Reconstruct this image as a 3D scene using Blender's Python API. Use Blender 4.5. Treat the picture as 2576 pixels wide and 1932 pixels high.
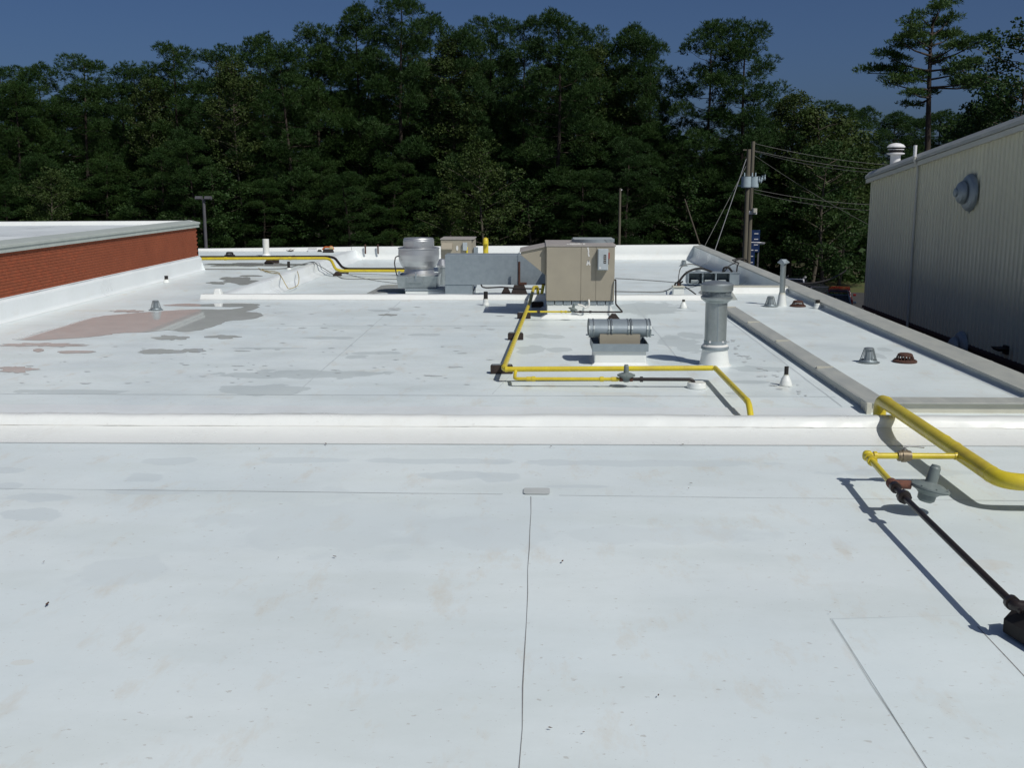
import bpy, math, random
import numpy as np
from mathutils import Vector, Matrix
R = math.radians
for o in list(bpy.data.objects): bpy.data.objects.remove(o)
SC = bpy.context.scene
COL = SC.collection

# ------------------------------------------------------------------ camera
F_PX = 2700.0; EYE = 3.0                       # focal length in photo pixels (2576 wide), eye above the roof (m)
PITCH = math.atan(506 / F_PX); YAW = math.atan(57 / F_PX * math.cos(PITCH))
cam_d = bpy.data.cameras.new('camera'); cam = bpy.data.objects.new('camera', cam_d); COL.objects.link(cam)
cam.location = (0, 0, EYE); cam.rotation_euler = (math.pi / 2 - PITCH, 0, YAW)
cam_d.sensor_width = 36; cam_d.lens = 36 * F_PX / 2576; cam_d.clip_start = 0.1; cam_d.clip_end = 3000
SC.camera = cam

# ------------------------------------------------------------------ sky, sun, exposure
SUN = Vector((0.58, -0.60, 1.0)).normalized()  # towards the sun
w = bpy.data.worlds.new("World"); SC.world = w; w.use_nodes = True
nt = w.node_tree; bg = nt.nodes['Background']
sky = nt.nodes.new('ShaderNodeTexSky'); sky.sky_type = 'NISHITA'; sky.sun_disc = False
sky.sun_elevation = math.asin(SUN.z); sky.sun_rotation = math.atan2(SUN.x, SUN.y)
sky.air_density = 0.6; sky.dust_density = 2.6; sky.ozone_density = 10.0; sky.altitude = 100
nt.links.new(sky.outputs[0], bg.inputs[0]); bg.inputs[1].default_value = 0.088
sd = bpy.data.lights.new('sun', 'SUN'); so = bpy.data.objects.new('sun', sd); COL.objects.link(so)
sd.energy = 5.0; sd.angle = R(0.55); sd.color = (1.0, 0.965, 0.90)
so.rotation_euler = SUN.to_track_quat('Z', 'Y').to_euler(); so.location = (20, -20, 40)
SC.view_settings.view_transform = 'Standard'; SC.view_settings.look = 'None'
SC.view_settings.gamma = 1; SC.view_settings.use_curve_mapping = False
SC.view_settings.exposure = -0.72
SC.render.engine = 'CYCLES'

# ------------------------------------------------------------------ survey helpers: sight lines of the photograph, used to find where things stand
def _ray(px, py):
    x = (px - 1288) / F_PX; y = -(py - 966) / F_PX
    fy = math.cos(PITCH) + y * math.sin(PITCH); fz = -math.sin(PITCH) + y * math.cos(PITCH)
    return Vector((x * math.cos(YAW) - fy * math.sin(YAW), x * math.sin(YAW) + fy * math.cos(YAW), fz))
def at(px, py, z=0.0):
    r = _ray(px, py); t = (z - EYE) / r.z; return Vector((r.x * t, r.y * t, z))
def atY(px, py, Y):
    r = _ray(px, py); t = Y / r.y; return Vector((r.x * t, Y, EYE + r.z * t))
def atX(px, py, X):
    r = _ray(px, py); t = X / r.x; return Vector((X, r.y * t, EYE + r.z * t))

# ------------------------------------------------------------------ mesh builder
class MB:
    def __init__(s): s.v = []; s.f = []; s.sm = []
    def add(s, vs, fs, smooth=False):
        b = len(s.v); s.v += [tuple(v) for v in vs]
        for f in fs: s.f.append(tuple(b + i for i in f)); s.sm.append(smooth)
        return s
    def box(s, x0, x1, y0, y1, z0, z1):
        v = [(x0,y0,z0),(x1,y0,z0),(x1,y1,z0),(x0,y1,z0),(x0,y0,z1),(x1,y0,z1),(x1,y1,z1),(x0,y1,z1)]
        return s.add(v, [(0,3,2,1),(4,5,6,7),(0,1,5,4),(1,2,6,5),(2,3,7,6),(3,0,4,7)])
    def frustum(s, c, w0, d0, w1, d1, h):
        x, y, z = c; v = []
        for ww, dd, zz in ((w0, d0, z), (w1, d1, z + h)):
            v += [(x-ww/2,y-dd/2,zz),(x+ww/2,y-dd/2,zz),(x+ww/2,y+dd/2,zz),(x-ww/2,y+dd/2,zz)]
        return s.add(v, [(0,3,2,1),(4,5,6,7),(0,1,5,4),(1,2,6,5),(2,3,7,6),(3,0,4,7)])
    def lathe(s, prof, c=(0,0,0), n=20, axis='Z', cap=True, sharp=None, a0=0.0, a1=2*math.pi):
        full = abs(a1 - a0 - 2*math.pi) < 1e-6; m = n if full else n + 1
        cx, cy, cz = c
        def pt(r, h, a):
            u, w_ = r*math.cos(a), r*math.sin(a)
            if axis == 'Z': return (cx+u, cy+w_, cz+h)
            if axis == 'X': return (cx+h, cy+u, cz+w_)
            return (cx+u, cy+h, cz+w_)
        for i in range(len(prof)-1):          # every band has its own rings, so creases stay sharp
            (r0,h0),(r1,h1) = prof[i], prof[i+1]
            vs = []
            for r_, h_ in ((r0,h0),(r1,h1)):
                for k in range(m): vs.append(pt(r_, h_, a0 + (a1-a0)*k/n))
            fs = []
            for k in range(n if full else n):
                k2 = (k+1) % m
                fs.append((k, k2, m+k2, m+k))
            s.add(vs, fs, True)
        if cap:
            for (r_, h_), fl in ((prof[0], 1), (prof[-1], 0)):
                if r_ > 1e-4 and full:
                    vs = [pt(r_, h_, 2*math.pi*k/n) for k in range(n)]
                    s.add(vs, [tuple(range(n))[::-1] if fl else tuple(range(n))])
        return s
    def tube(s, pts, r, n=10, bend=0.0, cap=True, r1=None):
        P = [Vector(p) for p in pts]
        if bend > 0 and len(P) > 2:
            Q = [P[0]]
            for i in range(1, len(P)-1):
                a, b, c = P[i-1], P[i], P[i+1]
                d0, d1 = (a-b), (c-b)
                if d0.length < 1e-6 or d1.length < 1e-6: continue
                k = min(bend, d0.length*0.45, d1.length*0.45)
                p0 = b + d0.normalized()*k; p2 = b + d1.normalized()*k
                for j in range(6):
                    t = j/5; Q.append(p0*(1-t)**2 + b*2*t*(1-t) + p2*t*t)
            Q.append(P[-1]); P = Q
        N = len(P); vs = []; up = None
        for i, p in enumerate(P):
            t = (P[min(i+1,N-1)] - P[max(i-1,0)]).normalized()
            if up is None:
                up = Vector((0,0,1)) if abs(t.z) < 0.9 else Vector((1,0,0))
            u = (up - t*up.dot(t)); u = u.normalized() if u.length > 1e-6 else t.orthogonal().normalized()
            up = u; w_ = t.cross(u)
            rr = r if r1 is None else r + (r1-r)*i/(N-1)
            for k in range(n):
                a = 2*math.pi*k/n; vs.append(p + (u*math.cos(a) + w_*math.sin(a))*rr)
        fs = [(i*n+k, i*n+(k+1)%n, (i+1)*n+(k+1)%n, (i+1)*n+k) for i in range(N-1) for k in range(n)]
        s.add(vs, fs, True)
        if cap: s.add(vs[:n], [tuple(range(n))[::-1]]); s.add(vs[-n:], [tuple(range(n))])
        return s
    def bar(s, a, b, r, n=6): return s.tube([a, b], r, n)
    def prism(s, poly, axis, a, b):
        def mk(u, w_, t):
            return (t,u,w_) if axis == 'X' else ((u,t,w_) if axis == 'Y' else (u,w_,t))
        n = len(poly); vs = [mk(u,w_,a) for u,w_ in poly] + [mk(u,w_,b) for u,w_ in poly]
        fs = [tuple(range(n)), tuple(range(n,2*n))[::-1]] + [(i, n+i, n+(i+1)%n, (i+1)%n) for i in range(n)]
        return s.add(vs, fs)
    def quad(s, a, b, c, d): return s.add([a,b,c,d], [(0,1,2,3)])
    def shift(s, d): s.v = [(x+d[0], y+d[1], z+d[2]) for x,y,z in s.v]; return s
    def mesh(s, name, mat):
        me = bpy.data.meshes.new(name); me.from_pydata(s.v, [], s.f)
        me.polygons.foreach_set('use_smooth', s.sm)
        if mat: me.materials.append(mat)
        return me
    def build(s, name, mat, parent=None, bevel=0.0, loc=None, fix=True):
        me = s.mesh(name, mat)
        if fix:
            import bmesh
            bm = bmesh.new(); bm.from_mesh(me); bmesh.ops.remove_doubles(bm, verts=bm.verts, dist=1e-6) if bevel else None
            bmesh.ops.recalc_face_normals(bm, faces=bm.faces); bm.to_mesh(me); bm.free()
        o = bpy.data.objects.new(name, me); COL.objects.link(o)
        if parent: o.parent = parent
        if loc is not None: o.location = loc
        if bevel:
            m = o.modifiers.new('bevel', 'BEVEL'); m.width = bevel; m.segments = 2; m.limit_method = 'ANGLE'; m.angle_limit = R(50)
        return o

def mark(o, label=None, cat=None, group=None, kind=None):
    if label: o['label'] = label
    if cat: o['category'] = cat
    if group: o['group'] = group
    if kind: o['kind'] = kind
    return o
def thing(name, loc, label, cat, group=None, rz=0.0, scale=None):
    o = bpy.data.objects.new(name, None); COL.objects.link(o); o.location = loc; o.rotation_euler = (0,0,rz)
    o.empty_display_size = 0.2
    if scale: o.scale = (scale,)*3 if isinstance(scale,(int,float)) else scale
    return mark(o, label, cat, group)
def copy_tree(o, parent=None):
    c = o.copy(); COL.objects.link(c)
    if parent: c.parent = parent
    for ch in list(o.children): copy_tree(ch, c)
    return c
def place_copy(o, loc, label, rz=None, scale=None, group=None):
    c = copy_tree(o); c.location = loc; c['label'] = label
    if group: c['group'] = group
    if rz is not None: c.rotation_euler = (0,0,rz)
    if scale: c.scale = (scale,)*3 if isinstance(scale,(int,float)) else scale
    return c
def structure(name, mb, mat, **k): return mark(mb.build(name, mat, **k), kind='structure')

# ------------------------------------------------------------------ materials
def mat(name, col, rough=0.6, metal=0.0, var=0.12, scale=6.0, bump=0.0, bscale=40.0, col2=None, ior=1.45, coat=0.0, rvar=0.0, stretch=(1,1,1), spec=0.5):
    m = bpy.data.materials.new(name); m.use_nodes = True; n = m.node_tree; L = n.links; p = n.nodes['Principled BSDF']
    tc = n.nodes.new('ShaderNodeTexCoord'); mp = n.nodes.new('ShaderNodeMapping'); mp.inputs['Scale'].default_value = stretch
    L.new(tc.outputs['Object'], mp.inputs[0])
    nz = n.nodes.new('ShaderNodeTexNoise'); nz.inputs['Scale'].default_value = scale; nz.inputs['Detail'].default_value = 6; nz.inputs['Roughness'].default_value = 0.6
    L.new(mp.outputs[0], nz.inputs['Vector'])
    mr = n.nodes.new('ShaderNodeMapRange'); mr.inputs['From Min'].default_value = 0.3; mr.inputs['From Max'].default_value = 0.7
    L.new(nz.outputs['Fac'], mr.inputs['Value'])
    mx = n.nodes.new('ShaderNodeMix'); mx.data_type = 'RGBA'
    c2 = col2 if col2 else tuple(max(0, c*(1-2*var)) for c in col)
    mx.inputs['A'].default_value = (*col, 1); mx.inputs['B'].default_value = (*c2, 1)
    L.new(mr.outputs[0], mx.inputs['Factor']); L.new(mx.outputs['Result'], p.inputs['Base Color'])
    p.inputs['Roughness'].default_value = rough; p.inputs['Metallic'].default_value = metal; p.inputs['IOR'].default_value = ior
    p.inputs['Coat Weight'].default_value = coat; p.inputs['Specular IOR Level'].default_value = spec
    if rvar:
        r2 = n.nodes.new('ShaderNodeMapRange'); r2.inputs['To Min'].default_value = max(0.02, rough-rvar); r2.inputs['To Max'].default_value = min(1, rough+rvar)
        L.new(nz.outputs['Fac'], r2.inputs['Value']); L.new(r2.outputs[0], p.inputs['Roughness'])
    if bump:
        b = n.nodes.new('ShaderNodeBump'); b.inputs['Strength'].default_value = bump; b.inputs['Distance'].default_value = 0.02
        n2 = n.nodes.new('ShaderNodeTexNoise'); n2.inputs['Scale'].default_value = bscale; n2.inputs['Detail'].default_value = 4
        L.new(mp.outputs[0], n2.inputs['Vector']); L.new(n2.outputs['Fac'], b.inputs['Height']); L.new(b.outputs[0], p.inputs['Normal'])
    return m

def _ell(l, col, amt):
    out=[]
    for px,py,hw,hh in l:
        c=at(px,py); a=at(px+hw,py); b=at(px,py-hh); d=at(px,py+hh)
        out.append((c.x,(b.y+d.y)/2,abs(a.x-c.x),(b.y-d.y)/2,col,amt))
    return out
STAINS_AND_SHEEN = _ell([(431,1160,62,9),(366,1202,50,13),(753,1158,140,7),(12,1184,50,7),(15,1224,42,9),(90,1252,80,12),(80,1296,90,16),(407,1238,130,7),(1100,1160,210,7),(1620,1166,330,8),(1136,1198,100,11),(1250,1203,58,14),(1450,1224,85,4.5),(2260,1190,170,10)],(.60,.67,.685),.62) \
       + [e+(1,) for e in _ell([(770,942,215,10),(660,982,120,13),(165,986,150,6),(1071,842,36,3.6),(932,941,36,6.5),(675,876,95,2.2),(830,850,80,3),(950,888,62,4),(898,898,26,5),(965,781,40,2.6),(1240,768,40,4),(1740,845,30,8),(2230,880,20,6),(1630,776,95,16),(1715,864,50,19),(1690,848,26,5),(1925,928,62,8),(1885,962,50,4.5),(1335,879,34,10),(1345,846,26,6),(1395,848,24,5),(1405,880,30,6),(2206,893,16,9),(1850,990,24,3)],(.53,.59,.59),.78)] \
       + _ell([(830,1325,270,75),(1190,1345,230,38),(1650,1346,260,22),(290,1440,120,40)],(.64,.71,.72),.50) \
       + _ell([(1560,992,70,5),(1620,996,45,4),(250,781,95,4),(760,1112,60,3),(1700,1113,40,3),(60,1667,22,6),(2470,1420,60,14),(1930,1010,14,4),],(.64,.60,.50),.30)  # second list: wet grey patches, dark sky reflection put into the colour
def membrane_material(name, base, stain=1.0, rough=0.42, stains=(), bump=.22):
    m = bpy.data.materials.new(name); m.use_nodes = True; n = m.node_tree; L = n.links; p = n.nodes['Principled BSDF']
    tc = n.nodes.new('ShaderNodeTexCoord')
    def noise(sc, det, stretch, lo, hi, rot=0.0, rgh=0.55, dist=0.0, off=0.0):
        mp = n.nodes.new('ShaderNodeMapping'); mp.inputs['Scale'].default_value = stretch; mp.inputs['Rotation'].default_value = (0,0,rot); mp.inputs['Location'].default_value = (off,off,0)
        L.new(tc.outputs['Object'], mp.inputs[0])
        a = n.nodes.new('ShaderNodeTexNoise'); a.inputs['Scale'].default_value = sc; a.inputs['Detail'].default_value = det; a.inputs['Roughness'].default_value = rgh; a.inputs['Distortion'].default_value = dist
        L.new(mp.outputs[0], a.inputs['Vector'])
        r_ = n.nodes.new('ShaderNodeMapRange'); r_.inputs['From Min'].default_value = lo; r_.inputs['From Max'].default_value = hi; r_.clamp = True
        L.new(a.outputs['Fac'], r_.inputs['Value']); return r_.outputs[0]
    cur = None
    def mix(fac, amt, col, blend='MIX'):
        nonlocal cur
        k = n.nodes.new('ShaderNodeMath'); k.operation = 'MULTIPLY'; k.inputs[1].default_value = amt; L.new(fac, k.inputs[0])
        x = n.nodes.new('ShaderNodeMix'); x.data_type = 'RGBA'; x.blend_type = blend
        L.new(k.outputs[0], x.inputs['Factor'])
        if cur is None: x.inputs['A'].default_value = (*base, 1)
        else: L.new(cur, x.inputs['A'])
        x.inputs['B'].default_value = (*col, 1); cur = x.outputs['Result']
    mix(noise(0.35, 5, (1,1,1), 0.38, 0.66), 0.45*stain, (base[0]*0.86, base[1]*0.90, base[2]*0.93))
    mix(noise(0.9, 6, (0.6,1.6,1), 0.47, 0.62, rot=0.3, off=7), 0.35*stain, (base[0]*0.85, base[1]*0.86, base[2]*0.84))
    mix(noise(2.2, 8, (1.3,0.5,1), 0.55, 0.72, rot=-0.2, rgh=0.7, off=3), 0.40*stain, (0.60, 0.53, 0.41))
    mix(noise(14, 3, (1,1.4,1), 0.66, 0.72, off=11), 0.5*stain, (0.42, 0.40, 0.36))
    mix(noise(60, 2, (1,1,1), 0.72, 0.76, off=5), 0.6*stain, (0.22, 0.20, 0.18))
    mix(noise(9, 10, (1,1,1), 0.3, 0.7, rgh=0.8, off=2), 0.10, (base[0]*0.6, base[1]*0.6, base[2]*0.6))
    if stains:
        wn = n.nodes.new('ShaderNodeTexNoise'); wn.inputs['Scale'].default_value = 2.2; wn.inputs['Detail'].default_value = 5; L.new(tc.outputs['Object'], wn.inputs['Vector'])
        wm = n.nodes.new('ShaderNodeMath'); wm.operation = 'MULTIPLY_ADD'; wm.inputs[1].default_value = 2.2; wm.inputs[2].default_value = -1.1; L.new(wn.outputs['Fac'], wm.inputs[0])
        for (cx,cy,ax,ay,col,amt,*sf) in stains:
            q = n.nodes.new('ShaderNodeMapping'); q.inputs['Location'].default_value = (-cx/ax,-cy/ay,0); q.inputs['Scale'].default_value = (1/ax,1/ay,0); L.new(tc.outputs['Object'], q.inputs[0])
            ln = n.nodes.new('ShaderNodeVectorMath'); ln.operation = 'LENGTH'; L.new(q.outputs[0], ln.inputs[0])
            ad = n.nodes.new('ShaderNodeMath'); ad.operation = 'ADD'; L.new(ln.outputs['Value'], ad.inputs[0]); L.new(wm.outputs[0], ad.inputs[1])
            r_ = n.nodes.new('ShaderNodeMapRange'); r_.inputs['From Min'].default_value = 1.06 if not sf else 1.03; r_.inputs['From Max'].default_value = 0.90 if not sf else .97; L.new(ad.outputs[0], r_.inputs['Value'])
            mix(r_.outputs[0], amt, col)
    L.new(cur, p.inputs['Base Color'])
    rr = n.nodes.new('ShaderNodeMapRange'); rr.inputs['To Min'].default_value = rough-0.1; rr.inputs['To Max'].default_value = rough+0.15
    L.new(noise(0.8, 5, (1,1,1), 0.3, 0.7, off=9), rr.inputs['Value']); L.new(rr.outputs[0], p.inputs['Roughness'])
    p.inputs['Specular IOR Level'].default_value = 0.4
    b = n.nodes.new('ShaderNodeBump'); b.inputs['Strength'].default_value = bump; b.inputs['Distance'].default_value = 0.03
    L.new(noise(1.6, 7, (1,1,1), 0.0, 1.0, rgh=0.5, off=4), b.inputs['Height']); L.new(b.outputs[0], p.inputs['Normal'])
    return m

M = {}
M['membrane'] = membrane_material('white_membrane', (0.75, 0.82, 0.82), 1.1, stains=STAINS_AND_SHEEN)
M['sheet2'] = membrane_material('newer_membrane_sheet', (0.75, 0.828, 0.832), 0.9)
M['membrane_clean'] = membrane_material('clean_membrane', (0.82, 0.845, 0.815), 0.40, rough=0.30)
M['flash_blue'] = membrane_material('new_membrane', (0.79, 0.835, 0.835), 0.35, rough=0.34, bump=.08)
M['patch'] = mat('patch_membrane', (0.52,0.55,0.54), 0.5, var=0.05)
M['seam'] = mat('seam_dirt', (0.30,0.30,0.29), 0.8, var=0.2, scale=30)
M['seam_light'] = mat('seam_lap', (0.62,0.68,0.69), 0.5, var=0.08)
M['pvc'] = mat('white_plastic', (0.80,0.80,0.76), 0.35, var=0.05, col2=(0.68,0.67,0.60))
M['water'] = mat('rain_water_on_membrane', (0.62,0.65,0.64), 0.03, var=0.06, scale=2.0, ior=1.34, spec=0.5, bump=0.0)
M['damp'] = membrane_material('damp_membrane', (0.58, 0.635, 0.66), 0.6, rough=0.30)
M['damp2'] = membrane_material('damp_membrane_pale', (0.615, 0.665, 0.69), 0.8, rough=0.36)
M['dirt'] = mat('dried_silt', (0.57,0.61,0.60), 0.35, scale=3, col2=(0.64,0.68,0.68), bump=0.1)
M['rust_stain'] = mat('rust_wash', (0.56,0.49,0.38), 0.7, scale=5, col2=(0.62,0.59,0.52))
M['coping'] = mat('grey_green_coping', (0.46,0.50,0.46), 0.45, scale=2.5, col2=(0.38,0.42,0.39), rvar=0.1)
M['cap_grey'] = mat('weathered_sheet_cap', (0.36,0.38,0.36), 0.5, scale=5, col2=(0.46,0.47,0.43), rvar=0.12, stretch=(1,0.3,1))
M['cream'] = mat('cream_sheet', (0.60,0.59,0.50), 0.5, var=0.06, scale=3)
M['brick'] = mat('red_brick', (0.31,0.090,0.044), 0.9, spec=.2, scale=1.1, col2=(0.24,0.070,0.036), bump=0.3, bscale=60)
M['brick2'] = mat('red_brick_dark', (0.27,0.068,0.034), 0.9, spec=.2, scale=2.0, col2=(0.33,0.095,0.045), bump=0.3, bscale=60)
M['mortar'] = mat('mortar', (0.36,0.19,0.12), 0.9, scale=8, col2=(0.27,0.12,0.07))
M['galv'] = mat('galvanised_steel', (0.44,0.48,0.48), 0.42, 0.75, scale=9, col2=(0.36,0.40,0.40), rvar=0.12)
M['galv_dull'] = mat('dull_galvanised_sheet', (0.33,0.38,0.41), 0.5, 0.35, scale=7, col2=(0.27,0.32,0.345), rvar=0.1)
M['alu'] = mat('spun_aluminium', (0.62,0.63,0.63), 0.42, 0.8, scale=5, col2=(0.57,0.58,0.58), rvar=0.04, stretch=(.3,.3,3))
M['tan'] = mat('tan_cabinet_paint', (0.37,0.335,0.26), 0.5, scale=2.5, col2=(0.33,0.30,0.235), bump=0.04, bscale=5)
M['tan_dark'] = mat('tan_cabinet_dark_panel', (0.33,0.30,0.235), 0.5, scale=2.5, var=0.05)  # slightly darker tan for cabinet core and side panel
M['unit_top'] = mat('weathered_grey_top', (0.30,0.28,0.27), 0.6, scale=5, col2=(0.38,0.35,0.32))
M['yellow'] = mat('yellow_pipe_paint', (0.74,0.61,0.035), 0.30, scale=4, col2=(0.55,0.42,0.045), rvar=0.12, bump=0.05, bscale=30)
M['blackpipe'] = mat('black_iron', (0.018,0.015,0.015), 0.38, scale=12, col2=(0.03,0.022,0.02), bump=0.08)
M['black'] = mat('black_rubber', (0.012,0.011,0.011), 0.7, scale=9, col2=(0.03,0.026,0.024))
M['rubber_brown'] = mat('dark_support_block', (0.022,0.016,0.014), 0.8, scale=20, col2=(0.05,0.035,0.03), bump=0.4, bscale=40)
M['rust'] = mat('rusty_iron', (0.10,0.045,0.03), 0.85, scale=20, col2=(0.055,0.028,0.022), bump=0.5, bscale=50)
M['rust_orange'] = mat('rusty_fitting', (0.22,0.085,0.05), 0.85, scale=40, col2=(0.10,0.05,0.04), bump=0.3)
M['reg'] = mat('grey_regulator_paint', (0.19,0.225,0.215), 0.45, scale=12, col2=(0.15,0.18,0.175))
M['brass'] = mat('dull_brass', (0.26,0.21,0.14), 0.5, 0.5, scale=20)
M['box_grey'] = mat('grey_switch_box', (0.46,0.51,0.53), 0.4, var=0.06)
M['wall_panel'] = mat('beige_ribbed_steel', (0.75,0.73,0.56), 0.30, scale=1.5, col2=(0.69,0.67,0.52), rvar=0.05, stretch=(1,1,0.15))
M['trim'] = mat('beige_roof_trim', (0.62,0.62,0.55), 0.4, scale=2, var=0.06)
M['metal_roof'] = mat('grey_roof_sheet', (0.36,0.37,0.35), 0.45, var=0.08)
M['base_wall'] = mat('dark_base_wall', (0.09,0.06,0.055), 0.85, scale=4)
M['wood_pole'] = mat('weathered_pole', (0.17,0.155,0.115), 0.85, scale=8, col2=(0.11,0.10,0.075), stretch=(1,1,0.1))
M['pole_metal'] = mat('bronze_pole', (0.13,0.13,0.14), 0.5, var=0.1)
M['transformer'] = mat('pale_blue_grey_enamel', (0.42,0.52,0.56), 0.4, var=0.06)
M['wire'] = mat('weathered_cable', (0.16,0.16,0.15), 0.6)
M['steel_wire'] = mat('guy_strand', (0.35,0.36,0.36), 0.5, 0.4)
M['blue'] = mat('blue_sign_paint', (0.010,0.032,0.11), 0.45, var=0.1)
M['white_paint'] = mat('white_paint', (0.80,0.80,0.80), 0.45, var=0.04)
M['mark_white'] = mat('chalk_mark', (0.75,0.75,0.72), 0.8, var=0.1, scale=60)
M['red_paint'] = mat('red_handle', (0.35,0.03,0.02), 0.5)
M['orange'] = mat('orange_cloth', (0.55,0.14,0.04), 0.7)
M['cord_yellow'] = mat('dusty_yellow_cord', (0.52,0.42,0.20), 0.6)
M['bark'] = mat('pine_bark', (0.060,0.046,0.036), 0.9, scale=3, col2=(0.035,0.028,0.022), stretch=(1,1,0.3))
M['bark_pale'] = mat('grey_bark', (0.10,0.085,0.065), 0.9, scale=4, col2=(0.09,0.08,0.06), stretch=(1,1,0.3))
M['asphalt'] = mat('asphalt', (0.055,0.055,0.055), 0.85, scale=1, var=0.15)
M['grass'] = mat('lawn', (0.055,0.085,0.022), 0.9, scale=0.4, col2=(0.10,0.085,0.035), bump=0.3)
M['wood_floor'] = mat('forest_floor', (0.06,0.045,0.025), 0.95, scale=0.5, col2=(0.03,0.04,0.015), bump=0.3)
M['leaf_dead'] = mat('dead_leaf', (0.10,0.045,0.02), 0.8, scale=40)
M['glass_dark'] = mat('car_glass', (0.015,0.018,0.02), 0.05, var=0.1)
M['tyre'] = mat('tyre', (0.02,0.02,0.02), 0.8)
M['car_white'] = mat('car_white', (0.72,0.72,0.72), 0.25, coat=0.6, var=0.02)
M['car_red'] = mat('car_red', (0.20,0.014,0.014), 0.25, coat=0.7, var=0.05)
M['car_dark'] = mat('car_dark', (0.09,0.12,0.15), 0.22, coat=0.7, var=0.05)
M['car_grey'] = mat('car_grey', (0.05,0.05,0.07), 0.25, coat=0.7, var=0.05)
M['lamp_red'] = mat('tail_lamp', (0.35,0.01,0.01), 0.2)
M['lamp_clear'] = mat('clear_lamp', (0.7,0.7,0.7), 0.15)

def foliage(name, a, b, c, transl=0.25):
    m = bpy.data.materials.new(name); m.use_nodes = True; n = m.node_tree; L = n.links; p = n.nodes['Principled BSDF']
    tc = n.nodes.new('ShaderNodeTexCoord')
    oi = n.nodes.new('ShaderNodeObjectInfo')
    nz = n.nodes.new('ShaderNodeTexNoise'); nz.inputs['Scale'].default_value = 0.8; nz.inputs['Detail'].default_value = 3; nz.noise_dimensions = '4D'
    L.new(tc.outputs['Object'], nz.inputs['Vector'])
    k = n.nodes.new('ShaderNodeMath'); k.operation = 'MULTIPLY'; k.inputs[1].default_value = 20; L.new(oi.outputs['Random'], k.inputs[0]); L.new(k.outputs[0], nz.inputs['W'])
    r_ = n.nodes.new('ShaderNodeMapRange'); r_.inputs['From Min'].default_value = 0.35; r_.inputs['From Max'].default_value = 0.65; L.new(nz.outputs['Fac'], r_.inputs['Value'])
    x = n.nodes.new('ShaderNodeMix'); x.data_type = 'RGBA'; x.inputs['A'].default_value = (*a,1); x.inputs['B'].default_value = (*b,1); L.new(r_.outputs[0], x.inputs['Factor'])
    y = n.nodes.new('ShaderNodeMix'); y.data_type = 'RGBA'; y.inputs['B'].default_value = (*c,1); L.new(x.outputs['Result'], y.inputs['A'])
    q = n.nodes.new('ShaderNodeMath'); q.operation = 'MULTIPLY'; q.inputs[1].default_value = 0.6; L.new(oi.outputs['Random'], q.inputs[0]); L.new(q.outputs[0], y.inputs['Factor'])
    L.new(y.outputs['Result'], p.inputs['Base Color']); p.inputs['Roughness'].default_value = 0.6; p.inputs['Specular IOR Level'].default_value = 0.25
    tr = n.nodes.new('ShaderNodeBsdfTranslucent'); L.new(y.outputs['Result'], tr.inputs['Color'])
    ms = n.nodes.new('ShaderNodeMixShader'); ms.inputs[0].default_value = transl
    L.new(p.outputs[0], ms.inputs[1]); L.new(tr.outputs[0], ms.inputs[2]); L.new(ms.outputs[0], n.nodes['Material Output'].inputs['Surface'])
    return m
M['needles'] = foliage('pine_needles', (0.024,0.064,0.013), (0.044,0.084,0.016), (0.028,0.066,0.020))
M['needles_bright'] = foliage('bright_pine_needles', (0.045,0.10,0.022), (0.070,0.115,0.028), (0.05,0.10,0.025))  # brighter green for the crown of the lone pine
M['leaves'] = foliage('broad_leaves', (0.026,0.066,0.016), (0.042,0.080,0.018), (0.034,0.068,0.02), 0.3)
M['leaves_yellow'] = foliage('yellowing_leaves', (0.040,0.076,0.016), (0.062,0.086,0.021), (0.048,0.078,0.020), 0.3)

# ================================================================== SETTING
GZ = -5.5
g = MB()
g.add([(-900,-300,GZ),(900,-300,GZ),(900,1500,GZ),(-900,1500,GZ)], [(0,1,2,3)])
structure('ground', g, M['grass'])
g = MB().quad((-40,45,GZ+.004),(45,45,GZ+.004),(45,85,GZ+.004),(-40,85,GZ+.004)); g.quad((7.4,-10,GZ+.004),(20,-10,GZ+.004),(20,45,GZ+.004),(7.4,45,GZ+.004))
structure('parking_lot', g, M['asphalt'])
g = MB().quad((-200,101,GZ+.006),(200,101,GZ+.006),(200,260,GZ+.006),(-200,260,GZ+.006))
structure('forest_floor', g, M['wood_floor'])

# ------------------------------------------------------------------ the flat roofed building we stand on
XL, XB, YB, XR = -11.70, -11.70, 37.4, 7.25
ZL = -0.35                      # the back right part of the roof lies a step lower
YF = 48.0; XD = -8.1
bld = thing('flat_roofed_building', (0,0,GZ), 'low building with wide flat white membrane roof filling the foreground', 'building')
def bpart(name, mb, m, parent=None, **k):
    if parent is None: mb.shift((0,0,-GZ)); return mb.build(name, m, bld, **k)
    mb.shift((0,0,-GZ)); return mb.build(name, m, parent, **k)
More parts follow.
